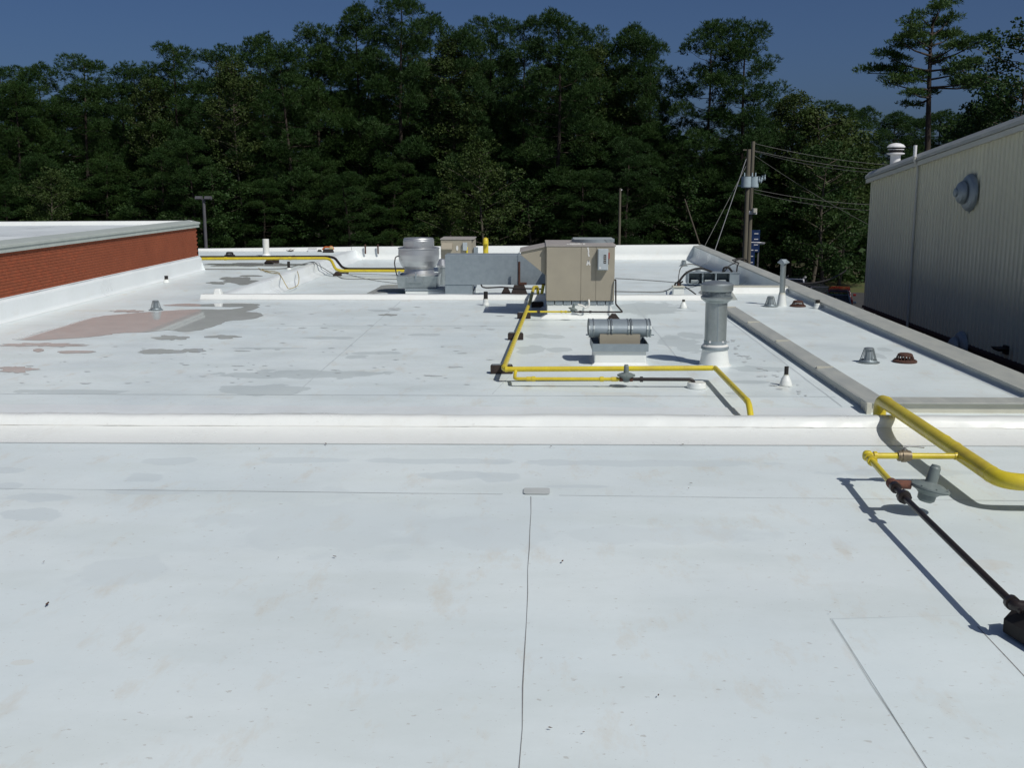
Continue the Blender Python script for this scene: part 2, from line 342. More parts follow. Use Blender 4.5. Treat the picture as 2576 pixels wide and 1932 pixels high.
# roof sheet
mb = MB()
mb.quad((-12.2,-4,0),(XR,-4,0),(XR,28.2,0),(-12.2,28.2,0)); mb.quad((4.9,28.2,0),(XR,28.2,0),(XR,29.9,0),(4.9,29.9,0))
mb.quad((-12.2,28.2,0),(-8.4,28.2,0),(-8.4,YF,0),(-12.2,YF,0)); mb.quad((-24,YB,0),(-12.2,YB,0),(-12.2,YF,0),(-24,YF,0))
bpart('roof_membrane', mb, M['membrane'])
mb = MB().quad((-8.2,28.2,ZL),(XR,28.2,ZL),(XR,YF,ZL),(-8.2,YF,ZL)); mb.quad((-8.0,28.205,ZL),(4.9,28.205,ZL),(4.9,28.205,.05),(-8.0,28.205,.05)); mb.quad((4.89,29.905,ZL),(XR,29.905,ZL),(XR,29.905,.05),(4.89,29.905,.05)); mb.quad((4.895,28.2,ZL),(4.895,29.9,ZL),(4.895,29.9,0),(4.895,28.2,0))
bpart('roof_membrane', mb, M['membrane'])
mb = MB(); mb.box(-12.2,XR+.16,-4.2,-4,GZ,.1); mb.box(XR+.0,XR+.15,-4,YF+.3,GZ,.09); mb.box(-24,XR+.15,YF+.3,YF+.45,GZ,.1)
bpart('wall', mb, M['base_wall'])

# near cross parapet, wrapped in white membrane
rnd = random.Random(4)
prof = [(12.16,.004),(12.42,.012),(12.56,.026),(12.70,.055),(12.755,.075),(12.762,.080),(12.80,.150),(12.84,.178),(12.90,.186),(12.99,.184),(13.03,.165),(13.05,.02),(13.30,.006)]
vs = []; nx = 180
for i in range(nx+1):
    x = -12.2 + (XR+12.2)*i/nx
    wob = .006*math.sin(x*1.7)+.004*math.sin(x*4.3+1)+.003*math.sin(x*9.1)
    for j,(y,z) in enumerate(prof):
        k = 1 if 2 <= j <= 9 else .3
        vs.append((x, y + k*(wob + rnd.uniform(-.004,.004)) + .0067*(x+.25), z + (k*(wob*.5 + rnd.uniform(-.0028,.0028)) if j > 1 and j < 12 else 0)))
n_ = len(prof); fs = [(i*n_+j, (i+1)*n_+j, (i+1)*n_+j+1, i*n_+j+1) for i in range(nx) for j in range(n_-1)]
par = bpart('parapet', MB().add(vs, fs, True), M['membrane_clean'])
mark(par, 'low rounded white parapet crossing the whole roof')
# lap line along the cant and along its foot
def wavy_line(pts, hw, z, seed=0, step=.5, amp=.006):
    r_ = random.Random(seed); out = MB()
    a, b = Vector(pts[0]), Vector(pts[1]); L_ = (b-a).length; n = max(2, int(L_/step)); t = (b-a).normalized(); s = Vector((-t.y,t.x,0))
    P = []
    for i in range(n+1):
        p = a + (b-a)*i/n + s*r_.uniform(-amp,amp); hh = hw*r_.uniform(.5,1.3)
        P += [(p+s*hh), (p-s*hh)]
    out.add([(p.x,p.y,z) for p in P], [(2*i,2*i+1,2*i+3,2*i+2) for i in range(n)]); return out
SEAMS = [((-12,12.06),(7,12.18),.0035,.0142,'seam'), ((-.02,10.05),(-.14,-3),.0028,.004,'seam'), ((-12,10.35),(-.3,10.12),.003,.004,'seam'), ((.25,10.10),(7,9.95),.0025,.004,'seam'),
         ((2.08,7.12),(1.9,-3),.0016,.0042,'seam'), ((3.05,7.0),(3.0,5.0),.0035,.004,'seam'),
         ((-12,15.05),(4.3,15.1),.010,.0032,'seam_light'), ((-12,22.6),(4.3,22.7),.008,.0032,'seam_light'),
         ((-3.45,15.2),(-3.44,27.4),.012,.0034,'seam_light'), ((4.2,14.4),(4.35,27),.010,.0034,'seam_light'), ((-.6,15.2),(-.3,17.2),.008,.0034,'seam_light'),
         ((2.5,18),(2.5,27),.008,.0034,'seam_light')]
for i,(a,b,hw,z,mm) in enumerate(SEAMS):
    bpart('seam', wavy_line([(*a,0),(*b,0)], hw, z, i), M[mm])
bpart('membrane_sheet', MB().add([(2.088,7.11,.0032),(3.6,7.24,.0032),(3.6,-3,.0032),(1.91,-3,.0032)],[(0,1,2,3)]), M['sheet2'])
bpart('seam', wavy_line([(2.08,7.115,0),(3.0,7.19,0)], .0018, .0045, 61, amp=.002), M['seam_light'])
bpart('seam', wavy_line([(-12.2,12.752-.08,0),(XR,12.752+.05,0)], .004, .0835, 33, amp=.004), M['rust_stain'])
def rounded_patch(cx, cy, hx, hy, z, r_=.03, rot=0):
    P = []
    for sx, sy, a0 in ((1,1,0),(-1,1,90),(-1,-1,180),(1,-1,270)):
        for k in range(4):
            a = R(a0+30*k); P.append((sx*(hx-r_)+r_*math.cos(a), sy*(hy-r_)+r_*math.sin(a)))
    c, s_ = math.cos(rot), math.sin(rot); n = len(P)
    v = [(cx+x*c-y*s_, cy+x*s_+y*c, z) for x,y in P]
    v0 = [(a,b,z-.006) for a,b,_ in v]
    return MB().add(v+v0, [tuple(range(n))] + [(i,n+i,n+(i+1)%n,(i+1)%n) for i in range(n)])
p_ = at(1350,1238); bpart('patch', rounded_patch(p_.x, p_.y, .13, .10, .014), M['patch'])
# new flashing strip at the back foot of the near parapet
bpart('flashing', MB().quad((-12.1,13.35,.010),(4.3,13.35,.010),(4.3,14.28,.010),(-12.1,14.28,.010)), M['flash_blue'])

# right edge parapet with its inner face, and sheet cap sloping slightly inward
XO = 7.43
def zo(y): return .150 + .0048*(y-16)
def edge_face(y0, y1, zb, pr):
    v = []; n = 60
    for i in range(n+1):
        y = y0 + (y1-y0)*i/n; wv = .005*math.sin(y*2.1)
        for (x,f_) in pr: v.append((x+wv,y,zb+(zo(y)-.03-zb)*f_))
    m_ = len(pr); f = [(i*m_+j,(i+1)*m_+j,(i+1)*m_+j+1,i*m_+j+1) for i in range(n) for j in range(m_-1)]
    bpart('parapet', MB().add(v,f,True), M['flash_blue'])
edge_face(14.0, 29.9, .004, [(6.86,0),(6.97,.12),(7.00,.25),(7.01,1)])
edge_face(29.9, YF, ZL+.004, [(6.82,0),(7.02,.22),(7.05,.45),(7.07,.5),(7.075,1)])
y = -4.0; k = 0
while y < YF+.25:
    e = min(y+3.05, YF+.3); xi = 6.95 if y < 29 else 7.05
    def cp_(yy): z = zo(yy)+.0008*(k%2); return [(xi,yy,z-.075),(xi,yy,z-.035),(XO,yy,z),(XO+.012,yy,z-.16),(XO-.004,yy,z-.16),(XO-.01,yy,z-.03)]
    a_, b_ = cp_(y+.003), cp_(e-.003); n = 6
    bpart('coping', MB().add(a_+b_, [tuple(range(n)),tuple(range(n,2*n))[::-1]]+[(i,n+i,n+(i+1)%n,(i+1)%n) for i in range(n)]), M['cap_grey'])
    if e < YF+.2:
        z = zo(e); q = MB().add([(xi-.004,e-.05,z-.033),(XO+.004,e-.05,z+.003),(XO+.004,e+.05,z+.0035),(xi-.004,e+.05,z-.0325)],[(0,1,2,3)]); bpart('coping_joint', q, M['cap_grey'])
    y = e; k += 1
def face_run(x0, x1, y, zb, z1l, z1r, depth=.28):
    v = []; n = 40
    pr = [(-.24,.0),(-.07,.22),(-.03,.45),(-.01,.97),(0.01,1.0),(depth,1.0)]
    for i in range(n+1):
        x = x0+(x1-x0)*i/n; top = z1l+(z1r-z1l)*i/n; wv=.008*math.sin(x*1.9)
        for dy, zz in pr: v.append((x, y+dy+wv, zb+.004+(top-zb-.004)*zz))
    m_ = len(pr); f = [(i*m_+j,(i+1)*m_+j,(i+1)*m_+j+1,i*m_+j+1) for i in range(n) for j in range(m_-1)]
    bpart('parapet', MB().add(v,f,True), M['membrane_clean'])
zfl = atY(509,629,YF).z; zfm = atY(906,621,YF).z; zfr = zo(YF)
face_run(XD-.05, 7.3, YF, ZL, zfm, zfr); face_run(-23, XD-.06, YF, 0, zfl-.04, zfm-.004)
bpart('coping', MB().add([(-23,YF+.29,zfl-.05),(7.3,YF+.29,zfr-.003),(7.3,YF+.29,zfr+.012),(-23,YF+.29,zfl-.03),(-23,YF+.36,zfl-.05),(7.3,YF+.36,zfr-.01),(7.3,YF+.36,zfr+.012),(-23,YF+.36,zfl-.03)],[(0,1,2,3),(5,4,7,6),(3,2,6,7),(0,3,7,4)]), M['cap_grey'])
# low curb across the roof (step) and its returns
v=[]; n=80; pr=[(-.16,.004),(-.05,.03),(-.02,.10),(0,.12),(.26,.12),(.28,.10),(.29,-.30)]
yc=27.95
for i in range(n+1):
    x=-8.75+(4.75+8.75)*i/n; wv=.008*math.sin(x*2.3)
    for dy,z in pr: v.append((x, yc+dy+wv, z+(.004*math.sin(x*5) if z>.02 else 0)))
m_=len(pr); f=[(i*m_+j,(i+1)*m_+j,(i+1)*m_+j+1,i*m_+j+1) for i in range(n) for j in range(m_-1)]
bpart('curb', MB().add(v,f,True), M['membrane_clean'])
bpart('curb_end', MB().frustum((-8.35,28.13,.02),.26,.26,.15,.16,.24), M['membrane_clean'], bevel=.03)
# wall of the step on the left, running straight away from the viewer
v=[]; n=60; pr=[(-8.62,.004),(-8.50,.05),(-8.42,.062),(-8.22,.055),(-8.185,.03),(-8.15,-.20),(-8.10,-.235),(-7.98,-.29),(-7.90,ZL+.004)]
for i in range(n+1):
    y=28.3+(YF-28.3)*i/n
    for x,z in pr: v.append((x+.008*math.sin(y*1.7)+.012*(y-28.3), y, z+.003*math.sin(y*3)))
m_=len(pr); f=[(i*m_+j,(i+1)*m_+j,(i+1)*m_+j+1,i*m_+j+1) for i in range(n) for j in range(m_-1)]
bpart('step_wall', MB().add(v,f,True), M['flash_blue'])
# raised step on the right with the grey side, its shade put into the colour; cream top
bpart('curb', MB().prism([(4.55,.004),(4.85,.22),(5.15,.22),(5.3,.004)],'Y',28.0,29.9), M['cap_grey'])
bpart('curb', MB().prism([(29.52,.004),(29.62,.15),(29.66,.175),(29.96,.175),(29.98,-.3)],'X',5.1,6.98), M['membrane_clean'], bevel=.01)
bpart('coping', MB().box(5.0,6.99,29.68,30.02,.178,.20), M['cream'], bevel=.005)
# long expansion curb on the right, with its sheet metal cap lengths
y0_, y1_ = 14.35, 25.1
bpart('expansion_curb', MB().box(4.47,4.66,y0_-.2,y1_,0,.095), M['membrane_clean'])
ys=[14.02,16.8,19.7,22.4,25.15]
for a,b in zip(ys[:-1],ys[1:]):
    bpart('coping', MB().prism([(4.44,.045),(4.44,.115),(4.47,.125),(4.72,.145),(4.74,.135),(4.74,.06),(4.69,.05),(4.69,.12),(4.47,.10),(4.46,.045)],'Y',a+.004,b-.004), M['cap_grey'])
    bpart('coping_joint', MB().box(4.46,4.72,b-.03,b+.03,.128,.1525), M['cream'])
# cross parapet at its near end
bpart('parapet', MB().box(4.42,7.2,14.03,14.30,-.02,.125), M['cream'])
bpart('coping', MB().box(4.40,7.3,13.985,14.36,.127,.150), M['cap_grey'], bevel=.004)
bpart('coping_end', MB().box(4.385,4.45,13.93,14.02,-.01,.146), M['cream'], bevel=.004)

# ------------------------------------------------------------------ puddles and stains lying on the roof
ZP = [0.0042]
def sheet(name, pts, m, label=None, dz=0.0):
    ZP[0] += .00004; z = ZP[0]+dz 
    o = MB().add([(p.x,p.y,z) for p in pts], [tuple(range(len(pts)))])
    return structure(name, o, m, fix=False)
def blob_px(px, py, hw, hh, seed, jag=.28, n=None):
    r_ = random.Random(seed); n = n or max(18, min(70, int(hw*.7)))
    ph = [(r_.uniform(0,6.28), r_.choice((1,2,3,4,5,7,9,12)), r_.uniform(.2,1)) for _ in range(7)]
    tot = sum(a for _,_,a in ph); P = []
    for k in range(n):
        a = 2*math.pi*k/n
        rr = 1 + jag*sum(A*math.sin(q*a+p) for p,q,A in ph)/tot*2.0 + r_.uniform(-.05,.05)
        ca, sa = math.cos(a), math.sin(a)
        ca = math.copysign(abs(ca)**1.15, ca)
        P.append(at(px+hw*rr*ca, py-hh*rr*sa))
    return P
def smooth_px(pts, seed, amp=1.2, sub=4):
    r_ = random.Random(seed); out = []; n = len(pts)
    for i in range(n):
        p0,p1,p2,p3 = [Vector(pts[(i+k-1)%n]) for k in range(4)]
        for j in range(sub):
            t=j/sub; q=.5*((2*p1)+(p2-p0)*t+(2*p0-5*p1+4*p2-p3)*t*t+(3*p1-p0-3*p2+p3)*t**3)
            out.append(at(q.x+r_.uniform(-3*amp,3*amp), q.y+r_.uniform(-.35,.35)*amp))
    return out
sheet('puddle', smooth_px([(32,853),(80,838),(130,827),(178,815),(205,806),(245,797),(330,788),(385,784),(450,780),(512,778),(560,779),(598,776),(612,772),(640,768),(652,775),(618,784),(653,787),(662,794),(640,802),(575,808),(556,815),(520,827),(463,835),(420,831),(370,836),(300,838),(270,843),(200,850),(100,856)],1), M['water'])
sheet('puddle', smooth_px([(412,769),(460,764),(520,765),(590,762),(640,764),(650,768),(595,772),(520,771)],2), M['water'])
PW = [(320,783,42,3),(108,868,108,4.5),(98,881,15,4),(187,886,50,3.5),(430,850,42,6),(562,848,42,4.5),(405,884,60,6),(487,882,32,5),(40,930,45,8),
      (602,706,52,8),(545,712,26,3),(630,694,30,2),(640,666,125,4.5),
      (975,792,25,2)]
for i,(a,b,c,d) in enumerate(PW): sheet('puddle', blob_px(a,b,c,d,10+i), M['water'])
PD = []
sheet('puddle', [at(p.x*0+a_,b_q,ZL) for p,a_,b_q in [(Vector(),*q_) for q_ in ((922,738),(945,727),(960,718),(985,716),(1010,716),(1022,722),(1022,738),(990,735),(960,737),(940,739))]], M['water'], dz=ZL)
for i,(a,b,c,d) in enumerate(PD): sheet('dirt_stain', blob_px(a,b,c,d,60+i,.35), M['dirt'])
r_ = random.Random(77)
fl = MB()
for i in range(150):       # little flecks of standing water and silt
    px = r_.uniform(0,1270); py = 765 + 205*r_.random()**.9
    if px < 650 and py < 860: continue
    hw = r_.choice((2,3,4,5,7,9,14))*r_.uniform(.6,1.3); hh = max(.5,hw*r_.uniform(.06,.15))
    P = blob_px(px,py,hw,hh,500+i,.4,14); ZP[0] += .00001
    fl.add([(p.x,p.y,ZP[0]) for p in P],[tuple(range(len(P)))])
for i in range(40):
    px = r_.uniform(1830,2100); py = 830 + (px-1830)*.72 + r_.uniform(-6,30)
    if px>1800 and py<1000:
        P = blob_px(px-r_.uniform(10,60),py,r_.uniform(3,9),r_.uniform(.8,2),700+i,.4,12); ZP[0]+=.00001
        fl.add([(p.x,p.y,ZP[0]) for p in P],[tuple(range(len(P)))])
mark(fl.build('puddle_flecks', M['dirt'], fix=False), 'small grey flecks of drying rainwater scattered over the far roof', 'puddles', kind='stuff')

# ------------------------------------------------------------------ brick building on the left
bb = thing('brick_building', (XB,YB,GZ), 'red brick building rising a metre above the white roof at left', 'building')
def bbp(name, mb, m, parent=bb, **k): mb.shift((-XB,-YB,-GZ)); return mb.build(name, m, parent, **k)
ZB0, ZB1 = .50, 1.50
wall = bbp('wall', MB().box(XB-.3,XB-.012,4,YB-.012,GZ,ZB1), M['mortar'])
bbp('wall', MB().box(-45,XB-.012,YB-.2,YB-.012,GZ,ZB1), M['brick2'])
# bricks, running bond, on the face towards the white roof
CH = .0714; BL = .203; J = .010
def brick_mesh(name, m):
    q = MB().box(-.03,0,-BL/2,BL/2,-(CH-J)/2,(CH-J)/2); me = q.mesh(name, m); return me
bmA = brick_mesh('brick', M['brick']); bmB = brick_mesh('brick', M['brick2'])
rest = MB(); rb = random.Random(3); cells = []
for c in range(14):
    z = ZB0 + CH*(c+.5); y = 4.2 + (BL+J)/2*(c%2)
    while y < YB-.11: cells.append((y,z)); y += BL+J
vis = sorted([c for c in cells if c[0] > 23.2])[:300]; vs_ = set(vis)
for (y,z) in cells:
    pr_ = rb.uniform(-.0025,.0025)
    if (y,z) in vs_:
        o = bpy.data.objects.new('brick', bmA if rb.random()<.62 else bmB); COL.objects.link(o); o.parent = wall
        o.location = (pr_, y-YB, z-GZ)
    else: rest.box(XB-.03,XB+pr_,y-BL/2,y+BL/2,z-(CH-J)/2,z+(CH-J)/2)
ro = bbp('brick', rest, M['brick'], wall, fix=False); ro['kind']='stuff'
# membrane flashing climbing the foot of the brick wall
v=[]; n=90; pr=[(.21,.004),(.14,.03),(.10,.09),(.085,.40),(.06,.455),(.012,.475),(.004,.50)]
for i in range(n+1):
    y=4+(YB-4)*i/n; wv=.006*math.sin(y*2.7)+.004*math.sin(y*6)
    for dx,z in pr: v.append((XB+dx+wv*.8,y,z+(wv*.5 if z>.02 else 0)))
m_=len(pr); f=[(i*m_+j,(i+1)*m_+j,(i+1)*m_+j+1,i*m_+j+1) for i in range(n) for j in range(m_-1)]
q=MB().add(v,f,True); q.quad((XB+.2,YB,0),(XB-.02,YB,0),(XB-.02,YB,.5),(XB+.02,YB,.5))
bbp('wall_flashing', q, M['flash_blue'])
bbp('termination_bar', MB().box(XB+.003,XB+.022,4,YB,.492,.512), M['white_paint'])
# coping fascia in lengths + sloping cap
y=4.0; k=0
while y < YB:
    e=min(y+3.05,YB+.06)
    bbp('fascia', MB().box(XB-.05,XB+.06+.001*(k%2),y+.002,e-.002,1.49,1.625), M['coping'], bevel=.004)
    bbp('coping', MB().prism([(XB+.085,1.60),(XB+.085,1.655),(XB+.07,1.668),(XB-.30,1.735),(XB-.30,1.62),(XB+.05,1.61)],'Y',y+.002,e-.002), M['coping'])
    y=e; k+=1
bbp('fascia', MB().box(-45,XB+.06,YB+.0,YB+.06,1.49,1.64), M['coping'])
# its own white roof and rear edge
bbp('roof_membrane', MB().add([(XB-.28,3,1.60),(XB-.28,YB-.25,1.60),(-45,YB-.25,1.36),(-45,3,1.36)],[(0,1,2,3)]), M['flash_blue'])
bbp('parapet', MB().add([(XB-.1,YB-.34,1.59),(XB-.1,YB-.22,1.715),(XB-.1,YB+.02,1.72),(-45,YB-.34,1.34),(-45,YB-.22,1.52),(-45,YB+.02,1.53)],[(0,1,4,3),(1,2,5,4)]), M['membrane_clean'])

# ------------------------------------------------------------------ ribbed metal building on the right
XM = 10.7
c0 = atX(2172,769.6,XM); YM = c0.y; ZMb = c0.z; e0 = atX(2183,458,XM); e1 = atX(2576,323.7,XM)
sl = (e1.z-e0.z)/(e0.y-e1.y)
def zrake(y): return e0.z + sl*(YM-y)
mbd = thing('metal_building', (XM,YM,GZ), 'tall beige ribbed metal building beside the white roof at right', 'building')
def mbp(name, mb, m, parent=mbd, **k): mb.shift((-XM,-YM,-GZ)); return mb.build(name, m, parent, **k)
RS = .2286
y = YM; k = 0
while y > 4:
    yb = y-4*RS; pts = []
    for r in range(4):
        a = y - r*RS
        pts += [(XM,a),(XM,a-RS+.075),(XM-.034,a-RS+.052),(XM-.034,a-RS+.022)]
    pts.append((XM,yb))
    v = [(px_,py_,ZMb) for px_,py_ in pts]+[(px_,py_,zrake(py_)) for px_,py_ in pts]; n=len(pts)
    mbp('wall_panel', MB().add(v,[(i,i+1,n+i+1,n+i) for i in range(n-1)]), M['wall_panel'], fix=False)
    y = yb; k += 1
mbp('wall', MB().box(XM+.02,45,4,YM,GZ,ZMb+.5), M['base_wall'])
mbp('wall', MB().add([(XM,YM,ZMb),(45,YM,ZMb),(45,YM,zrake(YM)-.02),(XM,YM,zrake(YM)-.02)],[(0,1,2,3)]), M['wall_panel'])
mbp('base_trim', MB().prism([(XM-.05,ZMb-.05),(XM-.05,ZMb+.03),(XM+.03,ZMb+.03),(XM+.03,ZMb-.05)],'Y',4,YM), M['base_wall'])
# rake trim and roof: follows the slope
def along(name, prof, m, ya=YM+.12, yb=4):
    n=len(prof); v=[(x,ya,zrake(ya)+z) for x,z in prof]+[(x,yb,zrake(yb)+z) for x,z in prof]
    mbp(name, MB().add(v,[tuple(range(n)),tuple(range(n,2*n))[::-1]]+[(i,n+i,n+(i+1)%n,(i+1)%n) for i in range(n)]), m)
along('rake_trim', [(XM-.13,-.02),(XM-.13,.10),(XM-.10,.115),(XM+.3,.115),(XM+.3,.05),(XM-.07,.05),(XM-.07,-.02)], M['trim'])
along('rake_trim', [(XM-.16,.118),(XM-.16,.20),(XM-.03,.335),(XM+.3,.345),(XM+.3,.125)], M['cap_grey'])
along('roof', [(XM+.302,.20),(45,.20),(45,.335),(XM+.302,.335)], M['metal_roof'])
# conduit
cp = atX(2297,600,XM-.09)
mbp('conduit', MB().tube([(XM-.085,cp.y,ZMb-.3),(XM-.085,cp.y,zrake(cp.y)-.05),(XM-.20,cp.y,zrake(cp.y)+.12),(XM-.20,cp.y,zrake(cp.y)+.48)],.038,10,.1), M['trim'])
mbp('conduit_cap', MB().lathe([(.048,0),(.048,.32)],(XM-.20,cp.y,zrake(cp.y)+.22),12), M['white_paint'])
# wall exhaust hoods
def wall_hood(px, py, s, label):
    c = atX(px,py,XM-.05)
    t = thing('wall_exhaust_fan', c, label, 'exhaust fan', 'round exhaust fans on the metal wall')
    MB().lathe([(.46*s,0.0),(.46*s,-.03*s),(.445*s,-.10*s),(.40*s,-.18*s),(.33*s,-.235*s),(.25*s,-.25*s)],(0,0,0),28,'X').build('backing_dome',M['galv_dull'],t)
    MB().lathe([(.27*s,-.27*s),(.285*s,-.32*s),(.28*s,-.36*s),(.24*s,-.46*s),(.16*s,-.54*s),(.11*s,-.56*s),(.10*s,-.63*s),(.06*s,-.66*s),(0.001,-.665*s)],(0,0,0),28,'X').build('hood',M['galv_dull'],t)
    MB().box(-.02*s,.02*s,-.02*s,.02*s,-.5*s,-.38*s).build('bracket',M['galv'],t)
    for a in range(4):
        an=math.pi/4+a*math.pi/2; MB().bar((-.12*s,.33*s*math.cos(an),.33*s*math.sin(an)),(-.30*s,.25*s*math.cos(an),.25*s*math.sin(an)),.012,6).build('strut',M['galv'],t)
    return t
wall_hood(2442,484,1.0,'round conical exhaust fan high on the beige metal wall').scale=(.62,1,1)
wall_hood(2420,872,.85,'round exhaust fan low on the metal wall, half hidden by the roof edge').scale=(.7,1,1)
c = atX(2534,880,XM-.04)
t = thing('wall_light', c, 'small dark light fixture low on the beige metal wall', 'light fixture')
MB().box(-.07,0,-.10,.10,-.10,.10).build('back_box',M['black'],t,bevel=.01)
MB().frustum((-.17,0,-.02),.16,.26,.26,.42,.07).build('shade',M['black'],t,bevel=.008)
# roof vent of the metal building
c = Vector((XM+.55, YM-.9, zrake(YM-.9)+.30)); d_ = atY(2252,405,c.y); c.x = d_.x
t = thing('mushroom_vent', c, 'white mushroom vent standing on the metal building roof by its corner', 'roof vent')
sc_=1.0
t.scale=(.98,)*3
MB().lathe([(.155,-.1),(.155,.46)],n=20).build('pipe',M['white_paint'],t)
MB().lathe([(.155,.44),(.27,.47),(.27,.50),(.17,.52)],n=24).build('collar',M['white_paint'],t)
MB().lathe([(.20,.52),(.20,.66)],n=24).build('screen',M['black'],t)
MB().lathe([(.245,.60),(.245,.62),(.21,.62)],n=24).build('band',M['white_paint'],t)
MB().lathe([(.27,.67),(.275,.70),(.22,.76),(.12,.80),(.001,.815)],n=24).build('cap',M['white_paint'],t)

# ================================================================== EQUIPMENT ON THE ROOF
def support(p, label, w_=.30, d=.12, h=.10, rz=0, m='rubber_brown', shape='box', group='black pipe support blocks on the roof'):
    t = thing('pipe_support', (p.x,p.y,(p.z if p.z<-.1 else 0)+ZP[0]+.001), label, 'pipe support', group, rz)
    if shape == 'box':
        MB().prism([(-w_/2,0),(w_/2,0),(w_/2,h*.8),(w_/2-.02,h),(-w_/2+.02,h),(-w_/2,h*.8)],'Y',-d/2,d/2).build('block',M[m],t,bevel=.006)
        MB().box(-w_/2+.03,w_/2-.03,-.022,.022,h,h+.014).build('strut_rail',M['galv_dull'],t)
    else:
        MB().prism([(-w_/2,0),(w_/2,0),(w_/2,h*.3),(w_*.22,h*.85),(w_*.12,h),(-w_*.12,h),(-w_*.22,h*.85),(-w_/2,h*.3)],'Y',-d/2,d/2).build('block',M[m],t,bevel=.008)
        MB().box(-.03,.03,-.03,.03,h,h+.02).build('strap',M['white_paint'],t)
    return t

# ---- main yellow gas line of the middle roof
A = at(1884,1013,.21); Aend = Vector((A.x,13.45,.02)); Bc = at(1799,926,.21); Cc = at(1266,929,.21)
Dd = at(1343,722,.34)
t = thing('gas_pipe', (Cc.x,Cc.y,0), 'yellow gas pipe turning two corners across the middle of the roof', 'gas pipe')
o_ = Vector((Cc.x,Cc.y,0))
def loc(p, o=None): return tuple(Vector(p)-(o if o is not None else o_))
rp=.040
k1 = Cc + (Dd-Cc)*.80; k1.z = .21
MB().tube([loc(Aend),loc(A),loc(Bc)],rp,14,.13).build('main_pipe',M['yellow'],t)
MB().tube([loc(Bc+(Cc-Bc)*.01),loc(Cc),loc(k1),loc(Dd),loc((Dd.x+.10,Dd.y+.5,.30)),loc((Dd.x+.13,Dd.y+.55,ZL))],rp,14,.13).build('main_pipe',M['yellow'],t)
def collar_at(p, dirv, r, L_, m, parent, name='coupling', n=14, o=None):
    p=Vector(p); dv=Vector(dirv).normalized()
    q=MB()
    q.tube([loc(p-dv*L_*.5,o),loc(p-dv*L_*.42,o)],r*.93,n); q.tube([loc(p-dv*L_*.42,o),loc(p+dv*L_*.42,o)],r,n); q.tube([loc(p+dv*L_*.42,o),loc(p+dv*L_*.5,o)],r*.93,n)
    return q.build(name,m,parent)
collar_at(Bc+(Cc-Bc)*.985,Cc-Bc,rp*1.12,.05,M['yellow'],t,'weld_collar')
collar_at(Cc+(k1-Cc)*.02,k1-Cc,rp*1.1,.04,M['yellow'],t,'weld_collar')
collar_at(A+(Bc-A)*.05,Bc-A,rp*1.1,.035,M['yellow'],t,'weld_collar')
# branch with regulator and black tail
zb=.125; b0=at(1293,930,.20); b1=at(1295,951,zb); b2=at(1562,954,zb); b3=at(1744,957,zb); rb_=.027
b1=Vector((b1.x,b2.y,zb)); b0=Vector((b1.x+.01,Cc.y+.0,.20))
MB().tube([loc(b0),loc((b1.x,b0.y-.05,zb+.02)),loc(b1),loc(b2)],rb_,12,.07).build('branch_pipe',M['yellow'],t)
for px_ in (1342,1513): collar_at((at(px_,952,zb).x,b2.y,zb),(1,0,0),.040,.06,M['yellow'],t)
collar_at((at(1342,952,zb).x-.05,b2.y,zb),(1,0,0),.034,.12,M['yellow'],t,'valve_body')
collar_at((at(1545,952,zb).x,b2.y,zb),(1,0,0),.035,.10,M['yellow'],t)
MB().tube([loc(b2),loc((b3.x,b2.y,zb)),loc((b3.x+.04,b2.y-.01,.03))],rb_,12,.06).build('black_pipe',M['blackpipe'],t)
collar_at((at(1614,955,zb).x,b2.y,zb),(1,0,0),.042,.045,M['blackpipe'],t,'union')
def regulator(parent, p, s, o=None, tilt=0, lean=0):
    q = bpy.data.objects.new('regulator', None); COL.objects.link(q); q.parent=parent; q.location=loc(p,o); q.rotation_euler=(lean,tilt,0); q.scale=(s,)*3
    MB().lathe([(.001,-.055),(.05,-.05),(.072,-.03),(.075,.01),(.06,.035)],n=18).build('body',M['reg'],q)
    MB().lathe([(.06,.00),(.10,.035),(.15,.055),(.165,.062),(.165,.070),(.17,.071),(.168,.084),(.15,.092),(.10,.115),(.05,.122)],n=26).build('diaphragm_housing',M['reg'],q)
    for a in range(8):
        an=a*math.pi/4; MB().lathe([(.010,.062),(.010,.096)],(.155*math.cos(an),.155*math.sin(an),0),6).build('bolt',M['reg'],q)
    MB().lathe([(.056,.112),(.050,.13),(.045,.25),(.039,.26),(.035,.275),(.001,.277)],n=18).build('spring_case',M['reg'],q)
    return q
regulator(t, (at(1575,954,zb).x,b2.y,zb+.0), .80)
for sx in (-1,1): collar_at((at(1575,954,zb).x+sx*.075,b2.y,zb),(1,0,0),.036,.05,M['rust_orange'],t,'nipple')
# white pocket the black tail drops into
pk = thing('pipe_pocket',(b3.x+.06,b2.y-.02,ZP[0]),'low round white pocket where the black pipe enters the roof','roof flashing')
MB().lathe([(.145,0),(.135,.07),(.13,.078)],n=24,cap=True).build('collar',M['membrane_clean'],pk)
for i,(px_,py_,lb) in enumerate([(1262,936,'black block under the front left corner of the yellow gas pipe'),(1297,852,'black block under the yellow pipe, second from the front corner'),(1318,799,'black block under the yellow pipe beside its thin branch'),(1352,771,'black block under the yellow pipe by the shadow of the unit')]):
    p=at(px_,py_,.02); support(p,lb,.36 if i==0 else .30,.16 if i<1 else .13,.13,.04)
p=at(1388,771,.02); support(p,'second black block left of the big tan unit, in its shade',.26,.30,.16)

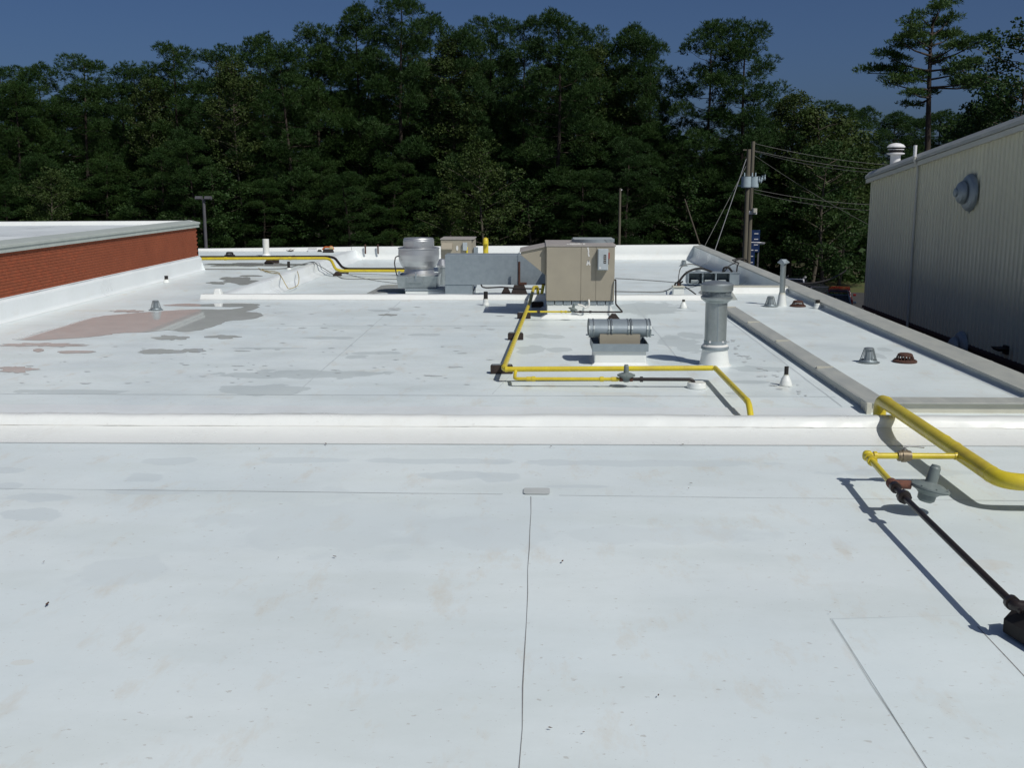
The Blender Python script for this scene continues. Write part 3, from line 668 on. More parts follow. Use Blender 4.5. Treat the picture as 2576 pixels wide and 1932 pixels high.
# thin branch in front of the tan unit
za=.20; p0=at(1330,784,za); yb_=p0.y
def XA(px_): return atY(px_,786,yb_).x
t2=t
MB().tube([loc((XA(1328),yb_,za)),loc((XA(1437),yb_,za))],.020,10).build('branch_pipe',M['yellow'],t2)
MB().tube([loc((XA(1440),yb_,za)),loc((XA(1566),yb_-.02,za)),loc(atY(1549,765,yb_+.35)),loc(atY(1549,704,yb_+.40)),loc(atY(1545,704,yb_+.60))],.018,10,.04).build('black_pipe',M['blackpipe'],t2)
collar_at((XA(1355),yb_,za),(1,0,0),.032,.06,M['blackpipe'],t2,'valve_body')
for px_ in (1412,1423): collar_at((XA(px_),yb_,za),(1,0,0),.030,.04,M['yellow'],t2)
for px_ in (1460,1485): collar_at((XA(px_),yb_,za),(1,0,0),.028,.05,M['blackpipe'],t2)
regulator(t2,(XA(1440),yb_,za+.02),.62,tilt=.25)
support(Vector((XA(1544),yb_-.0,0)),'black peaked block under the black pipe at the unit corner',.26,.14,.16,shape='peak')

# ---- big tan rooftop unit
ac0 = at(1374,800); ac1=at(1544,800); AX0,AX1,AY0=ac0.x,ac1.x,ac0.y; AY1=AY0+1.95
zt_=atY(1460,615,AY0).z; zb2=atY(1460,757,AY0).z; zc=zb2-.055
ac = thing('rooftop_unit',((AX0+AX1)/2,(AY0+AY1)/2,0),'large tan rooftop air conditioner with hood and long grey duct','air conditioner')
oa=Vector(((AX0+AX1)/2,(AY0+AY1)/2,0))
def ap(name,mb,m,parent=ac,**k): mb.shift(tuple(-oa)); return mb.build(name,m,parent,**k)
ap('curb',MB().box(AX0+.02,AX1-.06,AY0+.03,AY1-.02,0,zc-.03),M['membrane_clean'],bevel=.015)
ap('curb_cant',MB().frustum(((AX0+AX1)/2-.02,(AY0+AY1)/2,0),AX1-AX0+.22,AY1-AY0+.20,AX1-AX0-.03,AY1-AY0,.07),M['membrane_clean'])
for i in range(8):
    xx=AX0+(AX1-AX0)*i/8; ap('base_rail',MB().box(xx+.008,xx+(AX1-AX0)/8-.012,AY0+.015,AY1-.01,zc-.03,zb2-.004),M['galv_dull'])
ap('cabinet',MB().box(AX0+.006,AX1-.006,AY0+.01,AY1,zb2,zt_-.03),M['tan_dark'])
for a,b in ((0,.505),(.505,.725),(.725,1)):
    ap('panel',MB().box(AX0+(AX1-AX0)*a+.003,AX0+(AX1-AX0)*b-.003,AY0-.012,AY0+.012,zb2+.01,zt_-.05),M['tan'],bevel=.003)
for a,b in ((0,.5),(.5,1)):
    ap('panel',MB().box(AX0-.008,AX0+.012,AY0+(AY1-AY0)*a+.004,AY0+(AY1-AY0)*b-.004,zb2+.01,zt_-.05),M['tan'],bevel=.003)
ap('top_panel',MB().box(AX0-.02,AX1+.02,AY0-.022,AY1+.02,zt_-.045,zt_),M['unit_top'],bevel=.006)
fc=(AX0+(AX1-AX0)*.72,AY0+1.2); q=MB().lathe([(.50,0),(.50,.07),(.46,.075)],(fc[0],fc[1],zt_),28)
fg=ap('fan_guard',q,M['galv_dull'])
q=MB()
for i in range(9): q.bar((fc[0]-.46,fc[1]-.44+.11*i,zt_+.075),(fc[0]+.46,fc[1]-.44+.11*i,zt_+.075),.006,5)
ap('guard_bars',q,M['galv'],fg)
q=MB(); rr_=random.Random(9)
for i in range(7):
    x=AX0+.45+i*.06; q.box(x,x+rr_.uniform(.03,.07),AY0+.02+rr_.uniform(0,.03),AY0+.07,zt_,zt_+rr_.uniform(.01,.035))
ap('caulk_blob',q,M['mark_white'])
# chalk marks on the front
zf=AY0-.0165
def stroke(pts,m='mark_white',wd=.016,name='chalk_mark',parent=None):
    q=MB(); P=[Vector(p) for p in pts]
    for a,b in zip(P[:-1],P[1:]):
        d=(b-a).normalized(); s=Vector((-d.z,0,d.x))*wd
        q.quad(a+s,a-s,b-s,b+s)
    ap(name,q,M[m],parent or ac,fix=False)
def fxy(px_,py_): v_=atY(px_,py_,zf); return (v_.x,zf,v_.z)
stroke([fxy(1478.5,622),fxy(1481,632),fxy(1480,637),fxy(1482,645)]); stroke([fxy(1476.5,667),fxy(1480,654),fxy(1484,667)]); 
zf-=.0006; stroke([fxy(1478,662),fxy(1483,661)],wd=.02)
# disconnect switch
dz0=atY(1515,678,AY0).z; dz1=atY(1515,625,AY0).z; dx0=atY(1503,650,AY0).x; dx1=atY(1529,650,AY0).x
db=ap('disconnect_box',MB().box(dx0,dx1,AY0-.16,AY0-.013,dz0,dz1),M['box_grey'],bevel=.008)
ap('box_door',MB().box(dx0+.012,dx1-.012,AY0-.172,AY0-.161,dz0+.012,dz1-.012),M['box_grey'],db,bevel=.004)
lx=(dx0+dx1)/2+.04
ap('label_plate',MB().box(lx-.028,lx+.028,AY0-.1765,AY0-.1725,dz0+.15,dz0+.34),M['black'],db)
q=MB()
for i in range(4):
    z=dz0+.17+i*.042
    q.box(lx-.016,lx+.016,AY0-.179,AY0-.177,z,z+.007); q.box(lx-.016,lx-.009,AY0-.179,AY0-.177,z+.0072,z+.020); q.box(lx+.007,lx+.016,AY0-.179,AY0-.177,z+.0072,z+.016)
ap('lettering',q,M['mark_white'],db)
ap('sticker',MB().box(dx0+.03,dx0+.07,AY0-.1755,AY0-.1725,dz0+.03,dz0+.07),M['mark_white'],db)
ap('handle',MB().box(dx1+.002,dx1+.03,AY0-.14,AY0-.11,dz1-.22,dz1-.08),M['red_paint'],db,bevel=.004)
ap('handle_arm',MB().box(dx1+.002,dx1+.018,AY0-.13,AY0-.12,dz1-.34,dz1-.20),M['rust'],db)
# condensate trap, white
tx=(atY(1481,740,AY0).x)
ap('drain_trap',MB().tube([(tx,AY0,zb2+.02),(tx,AY0-.10,zb2+.03),(tx+.01,AY0-.11,zb2-.10),(tx-.07,AY0-.11,zb2-.15),(tx-.14,AY0-.11,zb2-.09),(tx-.25,AY0-.11,zb2-.07)],.021,10,.06),M['pvc'])
# intake hood on its left
hx0=atY(1311,632,AY0+.5).x
hz=zt_-.04
q=MB().prism([(AX0-.01,hz-.02),(AX0-.01,hz-.66),(hx0,hz-.20),(hx0,hz-.13)],'Y',AY0+.12,AY0+1.35)
ap('intake_hood',q,M['tan'],bevel=.004)
ap('hood_top',MB().prism([(AX0-.008,hz+.012),(AX0-.008,hz-.014),(hx0-.03,hz-.14),(hx0-.03,hz-.105)],'Y',AY0+.08,AY0+1.39),M['unit_top'],bevel=.003)
# ductwork
YDu=31.6
def D(px_,py_): v_=atY(px_,py_,YDu); return v_.x,v_.z
dxl,dzt=D(1119,641); _,dzb=D(1119,716)
joints=[dxl,D(1305,641)[0],AX1+.05]
for a,b in zip(joints[:-1],joints[1:]):
    ap('duct_section',MB().box(a+.004,b-.004,YDu,YDu+.85,dzb,dzt),M['galv_dull'],bevel=.006)
    ap('duct_flange',MB().box(b-.02,b+.02,YDu-.022,YDu+.87,dzb-.02,dzt+.022),M['galv_dull'])
ap('duct_section',MB().box(AX0+.25,AX1+.03,AY1+.003,YDu-.026,dzb+.02,dzt-.02),M['galv_dull'])
ap('duct_section',MB().box(dxl,dxl+.8,YDu+.02,YDu+.83,ZL,dzb-.003),M['galv_dull'])
ap('supply_label',MB().box(AX1-.01,AX1+.004,AY0+.2,AY0+.5,.9,1.1),M['tan_dark'])

# ---- exhaust fan and its curb
YFn=33.0
fl_=atY(1002,628,YFn); fr_=atY(1105,628,YFn); fx=(fl_.x+fr_.x)/2; fw=(fr_.x-fl_.x)/2
cb0=atY(1020,736,YFn-.75).x; cb1=atY(1193,736,YFn-.75).x
ef=thing('exhaust_fan',(fx,YFn,ZL),'big spun aluminium upblast exhaust fan left of the grey duct','exhaust fan')
def zf_(py_): return atY(1053,py_,YFn).z-ZL
zc_=atY(1053,727,YFn-.8).z-ZL
MB().box(cb0-fx,cb1-fx,-.80,.62,0,zc_-.06).build('curb',M['membrane_clean'],ef,bevel=.02)
MB().box(cb0-fx-.012,cb1-fx+.012,-.815,.635,zc_-.055,zc_).build('curb_cap',M['galv_dull'],ef,bevel=.006)
bw=atY(1101,700,YFn).x-fx+.02; bz0,bz1=zc_+.003,zf_(690)
MB().frustum((0,0,bz0),2*bw*.98,1.25,2*bw*1.06,1.32,bz1-bz0).build('base_box',M['galv'],ef,bevel=.01)
MB().box(-bw*.55,bw*.35,-.685,-.655,bz1-.20,bz1-.05).build('latch_plate',M['galv'],ef,bevel=.01)
MB().box(-.05,-.01,-.71,-.65,bz1-.12,bz1+.09).build('latch',M['galv_dull'],ef)
MB().lathe([(.54,bz1),(.47,bz1+.05),(.44,bz1+.18),(fw*.83,zf_(668))],n=36).build('neck',M['alu'],ef)
MB().lathe([(fw*.80,zf_(671)),(fw*.86,zf_(668)),(fw*.97,zf_(655)),(fw,zf_(640)),(fw*.99,zf_(626)),(fw*1.015,zf_(625)),(fw*1.015,zf_(623)),(fw*.97,zf_(622)),(fw*.90,zf_(630)),(.5,zf_(640))],n=40,cap=False).build('windband',M['alu'],ef)
mr_=atY(1092,610,YFn).x-fx
MB().lathe([(mr_*1.0,zf_(640)),(mr_,zf_(605)),(mr_*.99,zf_(604)),(mr_*.99,zf_(603)),(mr_*.985,zf_(601)),(mr_*.93,zf_(598)),(.2,zf_(597)),(.001,zf_(597)+.01)],n=36).build('motor_cap',M['alu'],ef)
MB().tube([(-bw*.95,-.3,bz1-.15),(-bw*1.12,-.32,bz1+.02),(-bw*1.22,-.3,zf_(660)),(-bw*1.18,-.2,zf_(645)),(-bw*1.02,-.1,zf_(643))],.018,8,.06).build('conduit',M['blackpipe'],ef)
MB().box(-bw-.02,-bw+.04,-.35,-.25,bz1-.05,bz1+.12).build('hinge',M['galv_dull'],ef)

# rusty post with base, low supports, and black lines under the duct
p=Vector((atY(1306,700,31.3).x,31.3,ZL)); zt2=atY(1306,658,31.3).z-ZL
t=thing('rusty_post',p,'thin rusty iron post in front of the grey duct','post')
MB().lathe([(.034,.1),(.034,zt2)],n=10).build('post',M['rust'],t)
MB().frustum((0,0,0),.60,.26,.30,.18,.42).build('base',M['rubber_brown'],t,bevel=.01)
MB().box(-.02,.22,-.05,.05,.425,.50).build('clamp',M['rust'],t,bevel=.01)
support(Vector((atY(1273,735,31.4).x,31.4,ZL)),'small peaked black block under the grey duct',.34,.16,.34,shape='peak')
o_=Vector((0,0,0))
t=thing('condensate_line',(p.x,31.2,.0),'thin black line running under the grey duct','pipe'); oo=Vector((p.x,31.2,.0))
def lo(px_,py_,Y): v_=atY(px_,py_,Y); return tuple(v_-oo)
MB().tube([lo(1210,715,31.2),lo(1213,722,31.2),lo(1224,724,31.2),lo(1262,722,31.2),lo(1300,725,31.2),lo(1368,727,31.2)],.022,8,.05).build('hose',M['blackpipe'],t)
# short yellow riser by the hood
v0_=atY(1367,716,29.6); v1_=atY(1357,742,29.2)
t=thing('gas_riser',(v1_.x,29.2,ZL),'short slanted yellow pipe beside the tan unit behind the curb','gas pipe')
MB().tube([(0,0,0),(v0_.x-v1_.x,.4,v0_.z-ZL)],.045,12).build('pipe',M['yellow'],t)
MB().lathe([(.05,0),(.05,.05)],(v0_.x-v1_.x,.4,v0_.z-ZL-.02),12).build('collar',M['rust'],t)

# ---- second tan unit far back
Y2=41
a=atY(1109,640,Y2); b=atY(1191.5,640,Y2); z1_=atY(1150,600,Y2).z-ZL
t=thing('rooftop_unit',((a.x+b.x)/2,Y2,ZL),'smaller tan rooftop unit far back behind the grey duct','air conditioner')
hw=(b.x-a.x)/2
MB().box(-hw+.05,hw-.05,.04,1.5,0,.50).build('curb',M['membrane_clean'],t,bevel=.01)
MB().box(-hw,hw*.88,0,1.6,.503,z1_-.04).build('cabinet',M['tan'],t,bevel=.008)
MB().box(hw*.885,hw,.05,1.6,.51,z1_-.08).build('side_panel',M['tan_dark'],t)
MB().box(-hw-.02,hw+.02,-.03,1.63,z1_-.038,z1_).build('top_panel',M['unit_top'],t,bevel=.006)
MB().prism([(-.012,z1_-.16),(-.22,z1_-.36),(-.22,z1_-.40),(-.012,z1_-.42)],'X',-hw+.03,-.18).build('louvre_hood',M['tan'],t)
MB().box(hw*.35,hw*.62,-.10,-.002,z1_-.44,z1_-.14).build('disconnect_box',M['box_grey'],t,bevel=.006)
MB().box(hw*.99+.012,hw*.99+.17,-.02,.10,z1_-.66,z1_-.32).build('junction_box',M['galv_dull'],t,bevel=.006)
MB().tube([(hw*.60,-.06,.1),(hw*.60,-.06,z1_-.36),(hw*.60,.02,z1_-.34)],.035,10,.04).build('gas_pipe',M['yellow'],t)
MB().lathe([(.045,-.0),(.045,-.012)],(0,-.004,z1_-.36),14,'Y').build('chalk_mark',M['mark_white'],t).scale=(1,1,2.2)
bpy.context.view_layer.update()
for ch in t.children:
    if ch.name.startswith('chalk_mark'): ch.location.z=-(z1_-.36)*1.2
# small round vent between fan and duct
v_=atY(1112,690,35); t=thing('roof_vent',(v_.x,35,ZL),'small bright round vent between the fan and the grey duct','roof vent')
MB().lathe([(.13,0),(.12,.1),(.12,(atY(1112,672,35).z-ZL))],n=18).build('pipe',M['galv'],t)
MB().lathe([(.15,(atY(1112,666,35).z-ZL)-.08),(.16,(atY(1112,664,35).z-ZL)-.04),(.12,(atY(1112,652,35).z-ZL)),(.001,(atY(1112,650,35).z-ZL))],n=18).build('cap',M['alu'],t)

# yellow vertical gas riser
v_=atY(1222,642,42); zt3=atY(1222,602,42).z-ZL
t=thing('gas_riser',(v_.x,42,ZL),'thick yellow gas riser with a hooked top right of the far unit','gas pipe')
MB().tube([(0,0,0),(0,0,zt3-.06),(0,-.12,zt3),(0,-.16,zt3-.18)],.105,14,.10).build('pipe',M['yellow'],t)

# ---- barrel gravity vent
g0=at(1495,918.5); g1=at(1624.5,918.5); gx=(g0.x+g1.x)/2; gw=(g1.x-g0.x)/2; gy=g0.y
def zg(py_): return atY(1560,py_,gy).z
t=thing('gravity_vent',(gx,gy,0),'barrel shaped galvanised roof vent on a white curb','roof vent')
MB().box(-gw,gw,0,.80,0,zg(880)).build('curb',M['membrane_clean'],t,bevel=.02)
MB().frustum((0,.40,0),2*gw+.10,.9,2*gw-.02,.79,.045).build('cant',M['membrane_clean'],t)
z0_=zg(881)+.012
q=MB(); W_=gw+.035
q.box(-W_,W_,-.04,-.028,z0_-.03,z0_+.10); q.box(-W_,W_,.84,.852,z0_-.03,z0_+.10); q.box(-W_,-W_+.012,-.0275,.8395,z0_-.03,z0_+.10); q.box(W_-.012,W_,-.0275,.8395,z0_-.03,z0_+.10); q.box(-W_+.0125,W_-.0125,-.0275,.8395,z0_,z0_+.01)
MB.build(q,'base_tray',M['galv_dull'],t)
nw=(atY(1612,850,gy).x-atY(1510,850,gy).x)/2
MB().box(-nw,nw,.12,.68,z0_+.012,zg(846)+.02).build('throat',M['tan'],t)
bx=(atY(1638,830,gy).x-atY(1484,830,gy).x)/2; zh=lambda q: atY(1560,q,gy+.33).z
zc1=(zh(804)+zh(850))/2; rr1=(zh(804)-zh(850))/2
secs=[-bx,-bx*.31,bx*.34,bx]
def barrel(r,y_s=1.9):
    P=[]
    for k in range(15):
        a=R(-52)+R(284)*k/14; P.append((.40-r*y_s*math.cos(a)*-1, zc1+r*math.sin(a)))
    return P
for a,b in zip(secs[:-1],secs[1:]):
    P=barrel(rr1); n=len(P)
    q=MB(); q.add([(a+.006,y_,z_) for y_,z_ in P]+[(b-.006,y_,z_) for y_,z_ in P],[(i,i+1,n+i+1,n+i) for i in range(n-1)],True)
    q.build('hood_section',M['galv_dull'],t)
P2=barrel(rr1*.985)
for sx in (-bx+.003,bx-.003): MB().add([(sx,y_,z_) for y_,z_ in P2],[tuple(range(len(P2)))]).build('hood_end',M['galv_dull'],t)
for i,sx in enumerate((-bx-.004,-bx+.07,secs[1]-.03,secs[1]+.03,secs[2]-.03,secs[2]+.03,bx-.05,bx+.004)):
    P=barrel(rr1*1.055); Q=barrel(rr1*.97); n=len(P)
    q=MB(); wv=.009
    q.add([(sx-wv,y_,z_) for y_,z_ in P]+[(sx+wv,y_,z_) for y_,z_ in P]+[(sx-wv,y_,z_) for y_,z_ in Q]+[(sx+wv,y_,z_) for y_,z_ in Q],
          [(i_,i_+1,n+i_+1,n+i_) for i_ in range(n-1)]+[(i_,i_+1,2*n+i_+1,2*n+i_) for i_ in range(n-1)]+[(n+i_,n+i_+1,3*n+i_+1,3*n+i_) for i_ in range(n-1)])
    q.build('rib',M['galv'],t)
MB().box(-bx-.06,bx+.07,.40-rr1*1.35,.40-rr1*1.1,zg(848),zg(848)+.018).build('drip_edge',M['galv_dull'],t)

# ---- tall flue
f0=at(1797,918); fy_=f0.y
def zq(py_): return atY(1797,py_,fy_).z
t=thing('flue_pipe',(f0.x,fy_,0),'tall galvanised flue with mesh cap on a white cone base','flue')
MB().lathe([(.285,0),(.25,.02),(.235,.10),(.215,zq(882)-.01),(.212,zq(878))],n=28).build('boot',M['membrane_clean'],t)
MB().lathe([(.215,zq(878)),(.232,zq(876)),(.225,zq(870)),(.195,zq(868))],n=28).build('storm_collar',M['galv_dull'],t)
MB().lathe([(.226,zq(871)+.002),(.20,zq(866)),(.19,zq(865))],n=28).build('sealant',M['mark_white'],t)
MB().lathe([(.188,zq(880)),(.188,zq(856))],n=28).build('clamp_band',M['galv_dull'],t)
MB().lathe([(.180,zq(880)),(.180,zq(760))],n=32).build('pipe',M['galv'],t)
MB().box(-.004,.008,-.186,-.178,zq(856),zq(762)).build('pipe_seam',M['galv_dull'],t)
for an in (-2.2,-1.0): MB().lathe([(.018,-.006),(.018,.006)],(.19*math.cos(an),.19*math.sin(an),zq(866)+.06),8,'Y').build('bolt',M['white_paint'],t)
MB().lathe([(.175,zq(762)),(.20,zq(758)),(.255,zq(752)),(.262,zq(752)+.02),(.262,zq(750)+.03),(.20,zq(750)+.035)],n=32).build('lower_ring',M['galv'],t)
sc0,sc1=zq(750)+.03,zq(730)
q=MB()
for k in range(44):
    a=2*math.pi*k/44; q.bar((.235*math.cos(a),.235*math.sin(a),sc0),(.235*math.cos(a),.235*math.sin(a),sc1),.0035,4)
for j in range(5):
    z=sc0+(sc1-sc0)*(j+.5)/5; q.tube([(.235*math.cos(2*math.pi*k/30),.235*math.sin(2*math.pi*k/30),z) for k in range(31)],.0035,4)
q.build('mesh_screen',M['galv_dull'],t)
MB().lathe([(.15,sc0),(.15,sc1)],n=20).build('inner_pipe',M['galv_dull'],t)
MB().lathe([(.20,sc1-.01),(.262,sc1-.005),(.266,sc1+.015),(.266,zq(715)),(.24,zq(713)+.01),(.12,zq(711)+.03),(.001,zq(711)+.04)],n=36).build('cap',M['galv'],t)

# ---- thin flue with peaked cap
p=at(1966,769); py0=p.y
def zk(py_): return atY(1966,py_,py0).z
t=thing('flue_pipe',(p.x,py0,0),'thin galvanised flue with a peaked square cap near the right edge','flue')
MB().lathe([(.125,0),(.12,.03),(.085,zk(741)),(.082,zk(739))],n=22).build('boot',M['membrane_clean'],t)
MB().lathe([(.086,zk(741)),(.074,zk(736))],n=20).build('storm_collar',M['cream'],t)
MB().lathe([(.068,.2),(.068,zk(660))],n=20).build('pipe',M['galv'],t)
zt4=zk(652)
q=MB(); h_=.155; q.add([(-h_,0,zk(660)),(0,-h_,zk(660)-.02),(h_,0,zk(660)),(0,h_,zk(660)),(-.06,-.05,zt4),(.06,-.05,zt4),(.06,.05,zt4),(-.06,.05,zt4)],[(0,1,4),(1,5,4),(1,2,5),(2,6,5),(2,3,6),(3,7,6),(3,0,7),(0,4,7),(4,5,6,7)])
q.add([(-h_,0,zk(660)),(0,-h_,zk(660)-.02),(h_,0,zk(660)),(0,h_,zk(660)),(0,0,zk(668))],[(1,0,4),(2,1,4),(3,2,4),(0,3,4)])
q.build('cap',M['galv_dull'],t)

# ---- roof drain strainers and cast iron domes
def strainer(p, s, label):
    t=thing('drain_strainer',(p.x,p.y,p.z+ZP[0]),label,'roof drain','galvanised drain strainers on the roof',scale=s)
    MB().lathe([(.20,0),(.20,.006),(.12,.02)],n=26).build('flange',M['galv'],t)
    q=MB()
    for k in range(18):
        a=2*math.pi*k/18; q.bar((.150*math.cos(a),.150*math.sin(a),.01),(.082*math.cos(a),.082*math.sin(a),.245),.0055,4)
    q.build('bars',M['galv'],t)
    MB().lathe([(.155,.015),(.158,.03),(.150,.045),(.146,.02)],n=26,cap=False).build('lower_ring',M['galv_dull'],t)
    MB().lathe([(.09,.235),(.088,.25),(.07,.262),(.001,.266)],n=20).build('top_plate',M['galv'],t)
    MB().lathe([(.11,.008),(.085,.05),(.060,.23)],n=16,cap=False).build('inner_screen',M['galv_dull'],t)
    return t
strainer(at(2184,912),.95,'galvanised strainer basket left of the nearest rusty drain dome')
strainer(at(1938,771),.95,'galvanised strainer basket at the foot of the thin peaked flue')
strainer(at(392.5,780),.86,'galvanised strainer basket standing in the big puddle at left')
strainer(at(1719.6,669,ZL),.9,'far strainer basket by the tall back end of the right parapet')
strainer(at(1755,690,ZL),.9,'far strainer basket just behind the grey louvred box')
def dome(p, s, label, m='rust'):
    t=thing('drain_dome',(p.x,p.y,ZP[0]),label,'roof drain','cast iron drain domes on the roof',scale=s)
    MB().lathe([(.205,0),(.205,.02),(.19,.035),(.13,.045)],n=28).build('clamp_ring',M[m],t)
    q=MB()
    for k in range(16):
        a=2*math.pi*k/16; q.tube([(.145*math.cos(a),.145*math.sin(a),.03),(.135*math.cos(a),.135*math.sin(a),.08),(.11*math.cos(a),.11*math.sin(a),.125)],.011,5)
    q.build('dome_bars',M[m],t)
    MB().lathe([(.13,.105),(.125,.135),(.10,.15),(.001,.153)],n=24).build('dome_top',M[m],t)
    for k in range(6):
        a=k*math.pi/3+.3; MB().lathe([(.014,.03),(.014,.05)],(.175*math.cos(a),.175*math.sin(a),0),6).build('bolt',M[m],t)
    return t
dome(at(2276,911),.98,'rusty cast iron drain dome nearest the right edge parapet')
dome(at(2007,771),.95,'rusty cast iron drain dome beyond, right of the peaked flue')
dome(at(578,644),1.1,'black drain dome on the far left roof','black')

# ---- plumbing vents with white boots
def vent(px_,py_,pt,pc,wb,wt,label,pm='black',Y=None):
    p=at(px_,py_); 
    def z(q): return atY(px_,q,p.y).z
    t=thing('plumbing_vent',(p.x,p.y,ZP[0]-.001),label,'vent pipe','small vent pipes with white boots')
    MB().lathe([(wb,0),(wb*.97,.02),(wb*.80,z(pc)*.45),(wt*1.25,z(pc)*.9),(wt*1.12,z(pc))],n=20).build('boot',M['membrane_clean'],t)
    MB().lathe([(wt*1.2,z(pc)-.012),(wt*1.2,z(pc)+.004)],n=18).build('clamp',M['cream'],t)
    MB().lathe([(wt,z(pc)-.02),(wt,z(pt)),(wt*.8,z(pt)),(wt*.8,z(pt)-.03)],n=18).build('pipe',M[pm],t)
    return t
vent(1976.6,970,923,943,.095,.032,'white cone vent with tall black tip nearest the grey curb')
vent(2056,776,755,763,.10,.055,'white boot vent with a short black top by the right edge')
vent(1719,775,754,759,.095,.035,'small white cone vent left of the tall flue top')
vent(1222,768,734,752,.085,.052,'white boot vent with long black top beside the curb')
vent(419,711,694,703,.10,.055,'lone white boot vent with black top near the brick wall')
vent(726.6,678,658,674,.09,.05,'black topped vent left of the divider under the pipes')
v_=at(670,643.5); zt5=atY(670,601,v_.y).z
t=thing('pvc_vent',(v_.x,v_.y,0),'tall plain white plastic vent pipe on the far left roof','vent pipe')
MB().lathe([(.13,0),(.13,zt5),(.11,zt5),(.11,zt5-.05)],n=20).build('pipe',M['pvc'],t)
MB().lathe([(.20,0),(.14,.10)],n=20).build('boot',M['membrane_clean'],t)

# ---- the pair of pipes at the far left
def far_pipe(dy, m, dz, lab, r=.045):
    Yp=39.6+dy; z=.24+dz; xa=-13.5; P2_=at(846,681,-.12); xb=atY(831,648,Yp).x+dy*.3
    t=thing('gas_pipe' if m=='yellow' else 'conduit_pipe',(xb,Yp,0),lab,'pipe')
    o=Vector((xb,Yp,0)); x2=P2_.x+dy*.4
    pts=[(xa,Yp,z),(xb,Yp,z+.03),(x2,P2_.y+dy,-.12+dz),(fx-.7,P2_.y+dy,-.12+dz)]
    MB().tube([tuple(Vector(p)-o) for p in pts],r,12,.28).build('pipe',M[m],t)
    for px_ in (.35,.75):
        c_=Vector(pts[0]).lerp(Vector(pts[1]),px_)-o; MB().tube([tuple(c_-Vector((.05,0,0))),tuple(c_+Vector((.05,0,0)))],r*1.18,12).build('coupling',M[m],t)
far_pipe(0,'yellow',0,'yellow gas pipe jogging over the divider from the brick corner to the fan',.052)
far_pipe(.45,'blackpipe',.03,'black pipe running alongside and behind the far yellow pipe',.048)
support(at(677,664),'peaked black block under the paired pipes by the white plastic vent',.32,.2,.18,shape='peak')
support(at(691,662),'square black block under the paired pipes by the white plastic vent',.32,.16,.16)
support(at(849,694,ZL),'peaked black block under the corner of the paired pipes',.30,.2,.16,shape='peak')
support(at(865,688,ZL),'flat black block under the paired pipes right of the divider',.36,.16,.08)

# ---- cables
def cable(name, pts, r, m, label, cat='cable'):
    V_=[Vector(p) for p in pts]; t=thing(name,(V_[0].x,V_[0].y,0),label,cat); P=[]
    n=len(V_)
    for i in range(n-1):
        p0,p1,p2,p3=V_[max(i-1,0)],V_[i],V_[i+1],V_[min(i+2,n-1)]
        for j in range(6):
            tt=j/6; P.append(.5*((2*p1)+(p2-p0)*tt+(2*p0-5*p1+4*p2-p3)*tt*tt+(3*p1-p0-3*p2+p3)*tt**3))
    P.append(V_[-1])
    MB().tube([tuple(p-Vector((V_[0].x,V_[0].y,0))) for p in P],r,6).build('cable',M[m],t); return t
def gp(*l, z=.03): return [at(a,b,z) for a,b in l]
cable('roof_cable', gp((512,677),(600,677),(700,676),(745,668),z=.03)+[at(785,659,.09),at(800,666,.09)]+gp((840,690),(870,701),(940,701),(1012,702),z=ZL+.03), .014,'wire','long black cable lying from the brick corner over the divider to the fan')
cable('roof_cable', [at(785,660,.09)]+gp((818,672),(870,688),(930,703),(1010,714),z=ZL+.03), .010,'wire','second thin cable sagging from the divider towards the fan')
cable('roof_cable', gp((1012,692),(950,690),(880,688),z=ZL+.03), .009,'wire','thin grey wire lying along the roof left of the fan')
cable('yellow_cord', [at(660,676,.03),at(672,684,.03),at(700,688,.06),at(710,700,.05),at(720,718,-.15),at(728,726,-.24),at(748,718,-.24),at(752,700,-.05),at(748,682,.07)], .013,'cord_yellow','dusty yellow cord looped over the white divider','cord')
cable('yellow_cord', gp((655,680),(690,682),(704,688),(686,686),(662,679),(650,674)), .012,'cord_yellow','tangle of yellow cord on the roof left of the divider','cord')
cable('roof_cable', gp((1548,700),(1600,703),(1660,707),(1706,711),z=ZL+.03), .012,'wire','thin cable running right from the tan unit to the white pipe box')
cable('roof_cable', gp((1546,733),(1610,734),(1668,733),(1700,716),z=ZL+.03), .014,'wire','lower cable running right from the tan unit over the curb line')
# ---- grey louvred box with heavy black cables
q0=at(1731,716,ZL+.05); q1=at(1836,716,ZL+.05); YL=q0.y+.0
zt6=atY(1780,687,YL).z-ZL
t=thing('louvred_box',((q0.x+q1.x)/2,YL,ZL),'low grey metal box with three open bays near the right parapet','equipment box')
hw=(q1.x-q0.x)/2
MB().box(-hw,hw+.30,.50,.53,.08,zt6).build('back',M['galv_dull'],t)
MB().box(-hw,hw+.3,-.0,.50,.06,.085).build('bottom',M['galv_dull'],t)
MB().box(-hw-.02,hw+.32,-.02,.55,zt6,zt6+.02).build('top',M['galv_dull'],t,bevel=.004)
for a in (-1,-.31,.32,1): MB().box(hw*a-.02,hw*a+.02,-.01,.498,.087,zt6-.002).build('divider',M['galv_dull'],t)
MB().box(hw+.022,hw+.30,.0,.498,.087,zt6-.002).build('end_box',M['galv_dull'],t)
for a in (-.65,0,.65): MB().box(hw*a-.14,hw*a+.14,.10,.3,.09,.20).build('fitting',M['galv'],t,bevel=.02)
b0_=at(1707,745,-.2); t=thing('pipe_box',(b0_.x,b0_.y,ZL),'small white curb box sprouting black cables by the louvred box','roof flashing')
zz=atY(1707,724,b0_.y).z-ZL
MB().frustum((0,.15,0),.34,.32,.29,.28,zz).build('curb',M['membrane_clean'],t,bevel=.012)
MB().box(-.17,.17,-.02,.32,zz+.002,zz+.05).build('cap',M['cream'],t,bevel=.01)
